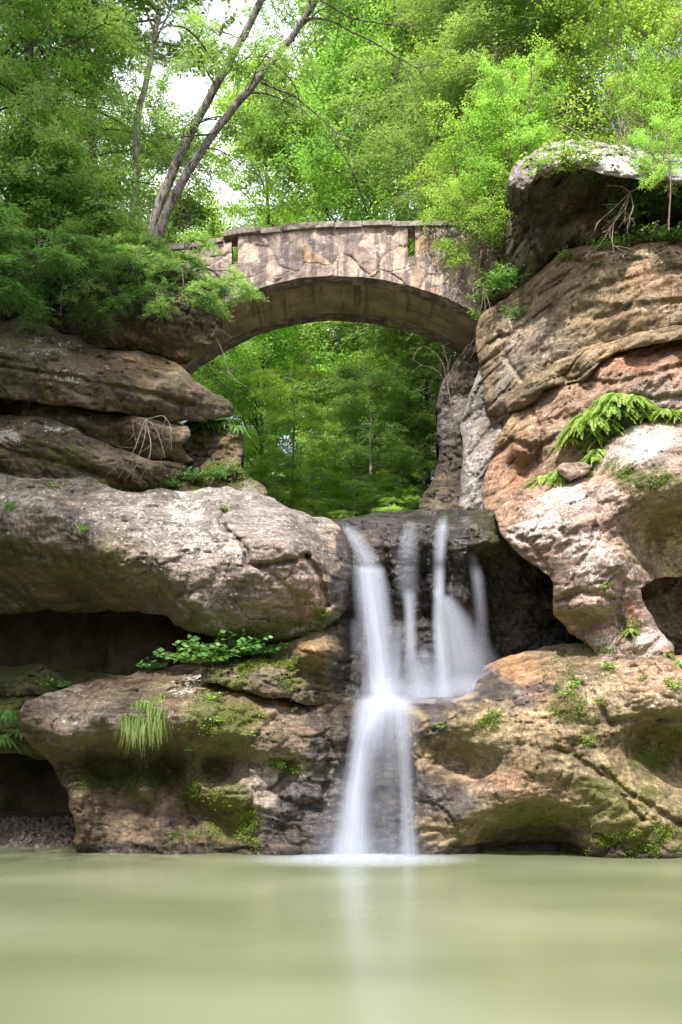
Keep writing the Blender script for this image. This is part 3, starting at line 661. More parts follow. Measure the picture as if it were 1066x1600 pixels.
rock('L', 'pale lichen-covered boulder leaning right of the waterfall above a dark hole', 'boulder', col=(0.38,0.255,0.20), relief=0.75, fine=0.5, strata=0.7, tilt=-0.25,
  outline=[(772,802),(785,790),(815,775),(850,755),(880,740),(920,735),(935,705),(960,680),(1000,660),(1066,640),(1230,600),(1230,905),(1120,900),(1066,900),(1035,903),(1010,913),(1003,922),(1010,950),(1030,985),(1052,1010),(1056,1040),(1020,1052),(975,1050),(940,1036),(918,1012),(910,1000),(880,978),(866,962),(864,930),(865,910),(850,895),(820,872),(797,852),(784,836),(780,818)],
  depth=[(785,806,17.8),(850,765,17.8),(930,738,17.9),(1000,668,17.8),(1066,652,17.8),(1200,620,17.8),(820,825,17.05),(880,800,16.75),(950,760,16.6),(1000,715,16.55),(1060,715,16.35),(1150,720,16.3),(900,860,16.55),(950,820,16.4),(965,880,16.2),(850,880,16.95),(870,900,16.8),
    (988,850,16.95),(1020,815,17.3),(1060,800,17.2),(1020,880,17.6),(1066,880,17.8),(1062,775,16.35),(1000,800,16.6),(1150,780,16.6),(1150,870,17.7),(900,920,16.65),(940,940,16.45),(980,920,16.6),(1000,990,16.75),(940,1000,16.9),(885,975,17.4),(905,990,17.5),(895,955,16.9),(870,940,16.95),(985,1020,16.7),(985,1045,16.75),(940,1025,16.9),(970,955,16.75)],
  bumps=[(955,870,30,18,0.12),(935,945,34,18,0.15),(1000,1000,26,18,0.12),(840,830,30,20,0.08)],
  grooves=[([(925,760),(935,800),(930,830)],4,0.12),([(950,690),(990,705),(1066,712)],4,0.10),([(870,940),(910,925),(960,935)],4,0.14),([(975,905),(965,960),(985,1000)],5,0.16),([(790,830),(830,850),(865,905)],4,0.07),([(870,790),(880,840)],3,0.08)],
  lichen=[(840,820,80,40,0.95),(900,860,70,60,0.9),(1000,690,70,30,0.95),(880,780,60,30,0.85),(960,780,50,40,0.7),(950,900,60,40,0.85),(1000,1000,40,30,0.9),(930,1000,40,20,0.8)], base_lichen=0.45,
  moss=[(1010,745,60,20,0.75),(1040,760,50,12,0.7),(900,1000,60,14,0.4)], algae=1.0,
  tint=[(870,870,70,30,(0.35,0.215,0.17),0.8),(980,800,40,60,(0.40,0.24,0.17),0.8),(1040,840,60,60,(0.33,0.28,0.115),0.95),(780,800,30,20,(0.42,0.22,0.12),0.8),(1000,700,60,30,PALE,0.5),(992,965,9,30,(0.42,0.10,0.05),0.8),(850,920,30,30,(0.27,0.20,0.12),0.6),(1050,720,60,20,(0.22,0.16,0.13),0.6)])
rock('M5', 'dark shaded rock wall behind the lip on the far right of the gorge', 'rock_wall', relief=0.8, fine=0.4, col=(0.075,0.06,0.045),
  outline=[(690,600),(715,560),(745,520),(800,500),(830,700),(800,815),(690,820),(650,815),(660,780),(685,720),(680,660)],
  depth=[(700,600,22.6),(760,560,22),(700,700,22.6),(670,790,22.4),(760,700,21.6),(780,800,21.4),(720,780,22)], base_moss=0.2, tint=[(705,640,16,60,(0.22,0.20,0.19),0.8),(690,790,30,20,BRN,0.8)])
rock('M4', 'narrow grey upright column of rock at the right end of the falls lip', 'rock_column', tilt=-0.9, relief=0.8, fine=0.5, col=(0.32,0.285,0.26),
  outline=[(722,655),(735,610),(752,565),(770,560),(790,600),(785,660),(785,720),(790,780),(770,800),(735,800),(718,790),(722,720)],
  depth=[(725,660,21.3),(760,570,20.8),(780,620,20.4),(740,700,20.6),(770,720,20.2),(730,780,20.6),(760,790,20.2)], base_lichen=0.4, tint=[(745,740,26,50,(0.33,0.31,0.29),0.7),(775,640,16,50,(0.25,0.19,0.14),0.8)], lichen=[(745,740,30,50,0.6)])
rock('M3', 'rusty red sloping rock layer of the right cliff above bright ferns', 'rock_layer', col=(0.33,0.20,0.125), tilt=-0.55, strata=1.3, relief=0.8, fine=0.5,
  outline=[(758,800),(752,770),(765,720),(780,680),(800,645),(830,618),(870,600),(905,585),(935,560),(970,545),(1020,528),(1066,525),(1230,505),(1230,690),(1066,680),(1000,690),(950,740),(900,765),(850,780),(810,800),(780,812)],
  depth=[(770,700,19.9),(800,655,19.5),(830,625,19.4),(905,590,18.8),(970,550,18.4),(1050,530,18.2),(780,740,19.6),(830,660,19.0),(900,620,18.5),(970,580,18.0),(1050,555,17.8),(850,690,18.7),(900,660,18.4),(1000,615,17.8),(1060,610,17.7),(860,745,18.6),(820,710,19.0),(1000,665,18.1),(790,780,19.0),(900,730,18.5),(760,780,19.6),(1180,560,17.6),(1180,650,17.7),(815,740,19.6),(830,715,19.4)],
  grooves=[([(770,715),(800,690),(830,700),(860,690)],5,0.16),([(900,590),(960,600),(1066,570)],4,0.10),([(960,640),(1010,625),(1066,620)],4,0.12),([(830,640),(850,680),(840,720)],4,0.12)],
  lichen=[(1030,620,60,30,0.7),(900,660,50,30,0.5)], base_lichen=0.2,
  tint=[(1000,560,90,26,(0.42,0.19,0.09),0.9),(1040,620,60,35,(0.33,0.26,0.235),0.85),(800,720,40,40,(0.36,0.18,0.09),0.8),(790,670,25,25,(0.40,0.27,0.12),0.7),(860,650,40,30,(0.36,0.22,0.14),0.7),(880,690,50,20,(0.36,0.27,0.20),0.6)])
rock('M2', 'olive brown middle layer of the right cliff with an undercut lower edge', 'rock_layer', col=(0.25,0.175,0.095), tilt=-0.5, strata=1.3, relief=0.7, fine=0.5,
  outline=[(796,645),(792,625),(805,608),(830,588),(860,570),(900,548),(950,532),(1010,518),(1066,508),(1230,495),(1230,540),(1066,532),(1010,540),(965,552),(935,572),(918,592),(880,600),(850,606),(836,622),(818,640)],
  depth=[(800,625,19.4),(850,580,19.1),(930,540,18.6),(1050,515,18.0),(815,620,19.0),(860,595,18.6),(920,570,18.1),(1000,532,17.7),(1060,522,17.5),(905,592,18.6),(830,628,19.2),(1150,515,17.3)],
  base_lichen=0.2, moss=[(860,590,60,20,0.35)], tint=[(960,540,40,15,(0.34,0.20,0.09),0.7)])
rock('M1', 'tall smooth brown wall forming the upper right cliff beside the bridge', 'rock_wall', tilt=-0.45, relief=0.7, fine=0.35, strata=1.0, col=(0.25,0.17,0.09),
  outline=[(748,560),(745,515),(760,485),(790,465),(835,430),(878,396),(930,380),(1000,374),(1066,370),(1230,355),(1230,520),(1066,518),(1010,526),(955,540),(905,558),(865,582),(835,602),(812,625),(800,660),(785,690),(772,700),(762,660),(755,610)],
  depth=[(755,530,20.9),(800,470,20.5),(880,405,19.6),(950,388,19.0),(1066,380,18.6),(790,540,20.2),(850,520,19.4),(880,440,19.3),(950,450,18.6),(1050,440,18.0),(1050,500,18.2),(1000,490,18.2),(900,545,19.1),(820,600,19.9),(790,640,20.2),(775,680,20.6),(940,400,18.6),(1060,400,18.0),(1180,440,17.9)],
  bumps=[(940,392,60,12,0.2),(1000,470,70,8,0.08)],
  grooves=[([(760,540),(800,520),(860,480)],4,0.10),([(880,400),(930,420),(1000,405)],4,0.10),([(885,470),(960,440),(1066,420)],5,0.09),([(820,600),(790,560),(780,520)],4,0.12),([(930,500),(1000,475),(1066,470)],4,0.10)],
  lichen=[(940,395,80,20,0.7),(1020,400,50,20,0.6),(800,500,40,40,0.5)], base_lichen=0.2, moss=[(800,480,40,30,0.35),(1020,395,60,14,0.4)],
  tint=[(1040,440,60,25,(0.42,0.25,0.13),0.8),(1050,480,60,12,(0.44,0.33,0.22),0.7),(830,540,60,50,(0.32,0.245,0.19),0.8),(870,500,40,30,(0.26,0.20,0.12),0.7),(980,500,60,14,(0.31,0.19,0.09),0.7),(785,600,20,50,(0.30,0.26,0.23),0.7),(900,420,40,30,(0.26,0.20,0.11),0.7)])
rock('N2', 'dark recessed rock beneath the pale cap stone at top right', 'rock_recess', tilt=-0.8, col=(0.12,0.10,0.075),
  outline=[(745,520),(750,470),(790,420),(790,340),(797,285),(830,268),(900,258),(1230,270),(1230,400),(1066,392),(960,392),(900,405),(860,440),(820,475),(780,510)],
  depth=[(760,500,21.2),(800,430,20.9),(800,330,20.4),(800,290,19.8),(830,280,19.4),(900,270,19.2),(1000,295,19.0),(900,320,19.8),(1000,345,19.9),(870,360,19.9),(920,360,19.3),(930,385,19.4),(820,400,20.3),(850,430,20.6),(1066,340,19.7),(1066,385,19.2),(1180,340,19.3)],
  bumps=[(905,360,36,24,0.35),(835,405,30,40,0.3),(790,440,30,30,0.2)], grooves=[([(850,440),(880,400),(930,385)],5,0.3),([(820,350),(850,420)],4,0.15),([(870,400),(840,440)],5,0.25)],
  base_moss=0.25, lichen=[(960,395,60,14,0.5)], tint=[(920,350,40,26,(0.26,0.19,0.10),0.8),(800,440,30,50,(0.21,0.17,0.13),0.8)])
rock('N', 'flat cap stone at top right, its rim nearly white', 'cap_stone', col=(0.30,0.26,0.23),
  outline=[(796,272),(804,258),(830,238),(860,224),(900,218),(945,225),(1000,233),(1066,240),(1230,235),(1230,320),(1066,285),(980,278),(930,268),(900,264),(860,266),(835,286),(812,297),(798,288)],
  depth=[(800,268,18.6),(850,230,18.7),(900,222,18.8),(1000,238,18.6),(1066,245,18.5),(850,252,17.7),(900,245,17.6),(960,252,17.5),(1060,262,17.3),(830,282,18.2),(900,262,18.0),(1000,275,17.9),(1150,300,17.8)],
  lichen=[(910,245,80,22,1.0),(1010,255,90,22,0.95),(850,255,40,18,0.6)], base_lichen=0.45, algae=0.3, tint=[(910,245,90,22,(0.60,0.57,0.54),0.9),(1020,258,90,22,(0.56,0.54,0.50),0.9),(840,245,40,14,(0.20,0.16,0.13),0.8),(830,285,40,12,(0.15,0.12,0.09),0.9)])  # near-white tint along the rim, darker tints at its left end

rock('D', 'brown back wall of the dark hole at the right edge', 'rock_wall', col=(0.20,0.15,0.10), relief=0.8,
  outline=[(985,870),(1060,850),(1230,850),(1230,1050),(1080,1050),(1000,1040),(985,960)],
  depth=[(1000,900,19.0),(1066,900,18.9),(1066,1000,18.7),(1150,900,18.9),(1150,1000,18.6),(1000,1000,19.0)])
rock('S1', 'flat pinkish stone lodged under the bright ferns on the pale boulder', 'loose_stone', col=(0.38,0.26,0.20), relief=0.5,
  outline=[(872,738),(880,726),(905,722),(922,732),(915,745),(890,750)], depth=[(890,730,17.5),(900,745,17.3),(915,735,17.4)], base_lichen=0.4)
rock('S2', 'reddish broken stones at the inner end of the pale boulder beside the grey column', 'loose_stone', col=(0.36,0.22,0.15), relief=0.6,
  outline=[(790,792),(800,770),(825,755),(850,750),(862,762),(850,778),(820,790)], depth=[(800,785,18.0),(830,760,18.0),(845,770,17.6),(820,780,17.5)], base_lichen=0.35)
rock('S3', 'small flat stone on the rubble ledge beside the wet wall', 'loose_stone', col=(0.27,0.18,0.10), relief=0.5,
  outline=[(470,1018),(480,1006),(510,1003),(516,1014),(500,1024),(480,1026)], depth=[(480,1012,16.75),(500,1015,16.6),(510,1008,16.8)])
# gravel bank inside the low left cave
def gravel_bank():
    n = 900; r = np.random.default_rng(4); V, T = [], []
    base = np.array([[1,0,0],[-1,0,0],[0,1,0],[0,-1,0],[0,0,1],[0,0,-1]], float); f = np.array([[0,2,4],[2,1,4],[1,3,4],[3,0,4],[2,0,5],[1,2,5],[3,1,5],[0,3,5]])
    for i in range(n):
        y = r.uniform(18.7, 21.2); px = r.uniform(-160, 150); x = (px - CX) / F * y
        z = (y - 18.9) * 0.17 + r.normal() * 0.015
        s = r.uniform(0.03, 0.09); a = r.normal(size=(3, 3)); q, _ = np.linalg.qr(a)
        V.append((base * s * r.uniform(0.6, 1.2, 3)) @ q + [x, y, z]); T.append(f + i * 6)
    xs = np.linspace(-9, -4.1, 30); ys = np.linspace(18.5, 21.9, 16); X, Y = np.meshgrid(xs, ys)
    Vb = np.stack([X, Y, (Y - 18.9) * 0.17 - 0.02 + 0.03 * fbm(X * 2, Y * 2, X * 0, 3)], -1).reshape(-1, 3)
    i = (np.arange(15)[:, None] * 30 + np.arange(29)[None]).ravel(); n0 = n * 6
    me = mesh_data('gravel', np.concatenate(V + [Vb]), [np.concatenate(T), np.stack([i, i + 1, i + 31, i + 30], 1) + n0], plain_material('gravel', (0.23, 0.19, 0.16), 0.8, 0.5), False)
    tag(obj('gravel', me), kind='stuff')
gravel_bank()

# ------------------------------------------------------------------ bridge
def interp(pts, x):
    p = np.array(pts, float); return np.interp(x, p[:, 0], p[:, 1])
def smooth1(a, k=9):
    w_ = np.hanning(k + 2)[1:-1]; w_ /= w_.sum(); pad = np.pad(a, k // 2, mode='reflect', reflect_type='odd'); return np.convolve(pad, w_, 'valid')
BY = 22.0
def pz(py): return CAMZ + (HY - np.asarray(py, float)) / F * BY
def pxx(px): return (np.asarray(px, float) - CX) / F * BY
STONE = []
def prism(x, zlo, zhi, y0, y1, nz, ny, rough=0.0, seed=0):
    """closed body along x between two profiles, its front face divided and roughened"""
    n = len(x); t = np.linspace(0, 1, nz); q = []
    ys = [y0] * nz + list(np.linspace(y0, y1, ny + 1)[1:-1]) + [y1] * nz + list(np.linspace(y1, y0, ny + 1)[1:-1])
    ts = list(t) + [1.0] * (ny - 1) + list(t[::-1]) + [0.0] * (ny - 1)
    ys, ts = np.array(ys), np.array(ts); m = len(ys)
    X = np.repeat(x[:, None], m, 1); Y = np.repeat(ys[None], n, 0); Z = zlo[:, None] + (zhi - zlo)[:, None] * ts[None]
    if rough:
        d = rough * (fbm(X * 1.6, Y * 0 + seed, Z * 1.6, 3) + 0.5 * fbm(X * 5, Y * 0 + seed, Z * 5, 4))
        f1, f2, hc = worley(X * 1.7 + 0.25 * fbm(X * 2, X * 0, Z * 2, 2), X * 0 + seed, Z * 2.3 + 0.25 * fbm(X * 2, X * 0 + 5, Z * 2, 2))
        d = d + 0.018 * np.exp(-((f2 - f1) / 0.045) ** 2) + 0.03 * (hc - 0.5); STONE.append(hc.ravel())
        Y = Y + np.where(Y < (y0 + y1) / 2, d, -d); Z = Z + 0.25 * d
    V = np.stack([X, Y, Z], -1).reshape(-1, 3)
    i = np.arange(n - 1)[:, None] * m + np.arange(m)[None]; j = np.arange(n - 1)[:, None] * m + (np.arange(m)[None] + 1) % m
    q = np.stack([i, j, j + m, i + m], -1).reshape(-1, 4)
    cap = [np.arange(m)[None, ::-1], (np.arange(m) + (n - 1) * m)[None]]
    return V, [q] + cap
def merge(parts):
    V, Ps, n = [], [], 0
    for v, ps in parts:
        V.append(v); Ps += [p + n for p in ps]; n += len(v)
    return np.concatenate(V), Ps
ARCH = [(190,600),(230,562),(255,541),(285,514),(321,490),(355,470),(390,456),(430,442.5),(470,434),(515,430.5),(560,432),(600,437),(640,446),(690,462),(725,479),(758,498),(795,522),(830,548),(870,580)]
TOP = [(190,392),(300,384),(340,376),(372,370),(420,365),(500,358),(560,356),(640,354),(700,353),(870,356)]
DECKP = [(190,430),(300,417),(366,413),(430,405),(520,400),(644,401),(700,402),(870,408)]
bridge = empty('stone_bridge', (0, BY, pz(560))); tag(bridge, 'arched stone footbridge spanning the gorge between both cliffs', 'bridge')
def bpart(name, V, Ps, mat, parent=bridge):
    V = V - np.array(bridge.location)
    st = np.concatenate(STONE) if STONE and sum(map(len, STONE)) == len(V) else np.zeros(len(V)); STONE.clear()
    me = mesh_data(name, V, Ps, mat, True, {'stone': st}); me.set_sharp_from_angle(angle=math.radians(50))
    return obj(name, me, parent)
px_ = np.arange(192, 868, 2.0); x_ = pxx(px_)
arch = smooth1(pz(interp(ARCH, px_)), 21); deck = smooth1(pz(interp(DECKP, px_)), 15); top = smooth1(pz(interp(TOP, px_)), 9)
V, Ps = prism(x_, arch, deck, BY, BY + 0.42, 40, 4, 0.035); bpart('spandrel_wall', V, Ps, M_FACE)
V, Ps = prism(x_, arch, deck, BY + 1.83, BY + 2.25, 24, 4, 0.035, 4); bpart('spandrel_wall', V, Ps, M_FACE)
V, Ps = prism(x_, arch + 0.012, deck - 0.02, BY + 0.425, BY + 1.825, 3, 16, 0.008, 2); bpart('arch_barrel', V, Ps, M_SOFFIT)
segs = [(192, 362), (372, 637), (649, 867)]
par = []
for a, b in segs:
    p = np.linspace(a, b, max(6, int((b - a) / 2))); dip = 6 if b < 370 else 0
    V, Ps = prism(pxx(p), pz(interp(DECKP, p)) + 0.002, pz(interp(TOP, p) + dip), BY, BY + 0.36, 24, 3, 0.035, 0); par.append((V, Ps))
V, Ps = merge(par); bpart('parapet', V, Ps, M_FACE)
p = np.linspace(192, 867, 220); V, Ps = prism(pxx(p), pz(interp(DECKP, p)) + 0.003, pz(interp(TOP, p)) - 0.1, BY + 1.88, BY + 2.22, 8, 3, 0.03, 3); bpart('parapet', V, Ps, M_FACE)
M_COPE = plain_material('coping_stone', (0.20, 0.165, 0.145), 0.95, 0.5)
stones = []; r = np.random.default_rng(12); p0 = 192.0
while p0 < 860:
    ln = r.uniform(26, 62); p1 = min(p0 + ln, 866); p = np.linspace(p0 + 0.7, p1 - 0.7, 14); dip = 6 if p1 < 372 else 0
    th = r.uniform(0.075, 0.12); off = r.normal() * 0.012
    zb = pz(interp(TOP, p) + dip) + 0.004 + off; s_ = smooth1(r.normal(size=14) * 0.012, 5)
    V, Ps = prism(pxx(p), zb, zb + th + s_, BY - 0.07 + r.normal() * 0.025, BY + 0.44, 4, 4, 0.03, p0); stones.append((V, Ps)); p0 = p1
V, Ps = merge(stones); bpart('coping', V, Ps, M_COPE)

# ------------------------------------------------------------------ falling water
def strand(mb, pts, off=0.06, dens=1.0, seed=0, n=60, k=22, rk='H', soft=0.35, head=0.08, tail=0.04, crown=0.06):
    """pts: (px, py, half width px, depth or None) along the flow"""
    P = np.array([(a, b, c, (ROCKS[rk].base(np.array([a]), np.array([b]))[0] if d is None else d)) for a, b, c, d in pts], float)
    s = np.concatenate([[0], np.cumsum(np.hypot(np.diff(P[:, 0]), np.diff(P[:, 1])))]); u = np.linspace(0, s[-1], n)
    cx, cy, hw, dd = [smooth1(np.interp(u, s, P[:, i]), 7) for i in range(4)]
    for key in ('H', 'I'):
        Rk = ROCKS[key]
        for i in range(n):
            m = (np.abs(Rk.px - cx[i]) < hw[i] * 0.9) & (np.abs(Rk.py - cy[i]) < 5)
            if m.any(): dd[i] = min(dd[i], Rk.V[m, 1].min() + 0.02)
    dd = np.array([dd[max(0, i - 5):i + 6].min() for i in range(n)]); dd = smooth1(dd, 11)
    e = np.linspace(-1, 1, k)
    px = cx[:, None] + 1.22 * hw[:, None] * e[None]; py = np.repeat(cy[:, None], k, 1); y = dd[:, None] - off - crown * (1 - e[None] ** 2)
    V = np.stack([(px - CX) / F * y, y, CAMZ + (HY - py) / F * y], -1).reshape(-1, 3)
    across = (hw[:, None] * e[None]) / F * 17.5; along = np.repeat((u / F * 17.5)[:, None], k, 1)
    cw = hw[0] / F * 17.5 * 1.5
    flow = np.stack([e[None] * cw + 0 * along, along, np.full(along.shape, seed * 3.7)], -1).reshape(-1, 3)
    t = u / u[-1]
    fade = sstep(0, head, t) * (1 - sstep(1 - tail, 1, t))
    edge = np.clip(1 - e * e, 0, 1) ** (0.9 + 1.6 * soft)
    ds = dens if np.isscalar(dens) else np.interp(t, np.linspace(0, 1, len(dens)), dens)[:, None]
    D = (0.74 * fade[:, None] * edge[None] * ds).reshape(-1)
    i = (np.arange(n - 1)[:, None] * k + np.arange(k - 1)[None]).ravel()
    mb.append((V, np.stack([i, i + 1, i + k + 1, i + k], 1), flow, D))
def build_strands(name, parent, items):
    V, Q, Fl, D, n = [], [], [], [], 0
    for v, q, f, d in items: V.append(v - np.array(parent.location)); Q.append(q + n); Fl.append(f); D.append(d); n += len(v)
    return obj(name, mesh_data(name, np.concatenate(V), [np.concatenate(Q)], M_SILK, True, {'flow': np.concatenate(Fl), 'dens': np.concatenate(D)}), parent)
up = empty('waterfall', at(640, 1095, 18)); tag(up, 'upper waterfall of four silky white strands dropping from the rock lip', 'waterfall')
L = []
strand(L, [(532,812,8,None),(545,824,11,None),(558,845,14,None),(572,870,17,None),(579,900,23,None)], dens=[0.4,0.6,0.6,0.6], seed=1, soft=0.3, head=0.3, tail=0.25)
strand(L, [(574,880,23,17.85),(580,920,26,17.8),(588,980,27,17.7),(596,1040,29,17.6),(602,1098,32,17.45),(604,1112,36,17.1)], off=0.05, dens=[0.85,0.78,0.75,0.78,0.9], seed=2, head=0.04, soft=0.3)
strand(L, [(578,884,22,17.8),(584,930,22,17.72),(592,1000,19,17.6),(600,1098,22,17.5)], off=0.08, dens=[0.7,0.8,0.7,0.9], seed=3, head=0.04, soft=0.5)
build_strands('water_strand', up, L)
L = []
strand(L, [(643,806,9,None),(640,835,13,None),(637,870,18,None),(637,925,17,None),(640,950,14,None)], dens=[0.45,0.5,0.4,0.5], seed=4, head=0.25, tail=0.2, soft=0.4)
strand(L, [(639,915,12,18.15),(641,960,10,18.05),(642,1020,11,18.0),(648,1060,20,17.95),(650,1098,28,17.8)], dens=[0.55,0.8,0.75,0.65,0.5], seed=5, head=0.1, soft=0.5)
strand(L, [(625,960,10,18.2),(622,1020,10,18.1),(620,1090,16,17.9)], dens=0.32, seed=6, head=0.3, soft=0.5)
strand(L, [(660,1000,8,18.2),(668,1050,20,18.1),(672,1092,30,17.9)], dens=0.42, seed=15, head=0.3, soft=0.5)
build_strands('water_strand', up, L)
L = []
strand(L, [(694,799,7,None),(690,830,11,None),(687,870,10,None),(686,940,9,18.0)], dens=[0.5,0.75,0.8,0.9], seed=7, head=0.2, tail=0.1, soft=0.4)
strand(L, [(686,915,8,17.98),(686,960,11,17.9),(690,1030,13,17.8),(696,1095,17,17.75)], dens=[0.8,0.85,0.85,0.8], seed=8, head=0.1, soft=0.45)
strand(L, [(692,925,9,18.05),(706,970,26,17.95),(716,1030,40,17.95),(722,1092,52,17.95)], dens=[0.55,0.65,0.6,0.5], seed=9, head=0.08, soft=0.4)
strand(L, [(696,925,10,18.1),(720,980,30,18.05),(736,1030,42,18.05),(745,1085,48,18.1)], dens=[0.35,0.35,0.35,0.3], seed=10, head=0.1, soft=0.45)
build_strands('water_strand', up, L)
L = []
strand(L, [(735,860,7,17.95),(739,875,9,17.95),(746,900,11,17.95),(752,960,11,18.0),(755,1040,13,18.1)], dens=[0.55,0.4,0.25,0.12], seed=11, head=0.25, soft=0.45, tail=0.2)
build_strands('water_strand', up, L)
L = []
strand(L, [(556,960,10,17.9),(556,990,9,17.85),(556,1030,9,17.8)], dens=0.16, seed=12, head=0.3, tail=0.4, soft=0.5)
strand(L, [(640,1060,80,17.9),(640,1085,100,17.8),(640,1100,110,17.7)], dens=[0.0,0.22,0.3], seed=13, head=0.3, tail=0.05, soft=0.4)
build_strands('spray_veil', up, L)
lowf = empty('lower_cascade', at(600, 1335, 17)); tag(lowf, 'lower cascade of white water sliding from the rock step into the pool', 'waterfall')
L = []
strand(L, [(600,1084,28,17.65),(594,1094,32,17.35),(588,1104,32,17.1),(577,1130,26,16.95),(566,1180,23,16.85),(558,1240,23,16.8),(553,1300,28,16.75),(548,1340,36,16.75)], off=0.03, dens=[0.9,0.8,0.62,0.72,0.8,0.88,0.95], seed=21, head=0.07, tail=0.005, soft=0.35)
strand(L, [(586,1100,20,17.2),(566,1160,13,16.85),(556,1240,14,16.75),(552,1300,20,16.7),(550,1340,26,16.7)], off=0.05, dens=[0.6,0.6,0.8,0.9,1.0], seed=22, head=0.1, tail=0.005, soft=0.5)
build_strands('water_strand', lowf, L)
L = []
strand(L, [(618,1086,22,17.6),(624,1096,22,17.3),(627,1106,18,17.1),(630,1140,13,17.0),(634,1200,11,16.9),(637,1270,12,16.85),(640,1340,16,16.8)], off=0.03, dens=[0.8,0.62,0.5,0.5,0.6,0.85], seed=23, head=0.07, tail=0.005, soft=0.45)
build_strands('water_strand', lowf, L)
L = []
strand(L, [(604,1084,40,17.6),(604,1094,44,17.35),(603,1104,46,17.15),(602,1130,46,17.0),(600,1180,48,16.9),(596,1260,54,16.85),(592,1340,70,16.8)], off=0.06, dens=[0.9,0.6,0.25,0.14,0.18,0.45], seed=24, head=0.07, tail=0.005, soft=0.1)
strand(L, [(545,1180,14,16.9),(535,1260,28,16.75),(530,1342,56,16.6)], off=0.06, dens=[0.1,0.22,0.4], seed=25, head=0.3, tail=0.005, soft=0.5)
build_strands('spray_veil', lowf, L)
def foam():
    n, k = 40, 60; V, D, Fl = [], [], []
    for i in range(n):
        for j in range(k):
            a = i / (n - 1); th = 2 * math.pi * j / k
            x = 0.3 + a * 1.9 * math.cos(th); y = 16.3 + a * 1.7 * math.sin(th)
            V.append((x, y, 0.012 + 0.06 * max(0, 1 - a * 1.4) ** 2)); D.append(1.15 * max(0, 1 - a) ** 1.2); Fl.append((x * 0.5, y * 2.0, 40))
    q = [[i * k + j, i * k + (j + 1) % k, (i + 1) * k + (j + 1) % k, (i + 1) * k + j] for i in range(n - 1) for j in range(k)]
    o = obj('foam', mesh_data('foam', np.array(V), [np.array(q)], M_SILK, True, {'flow': np.array(Fl), 'dens': np.clip(np.array(D), 0, 1)})); tag(o, kind='stuff')
foam()

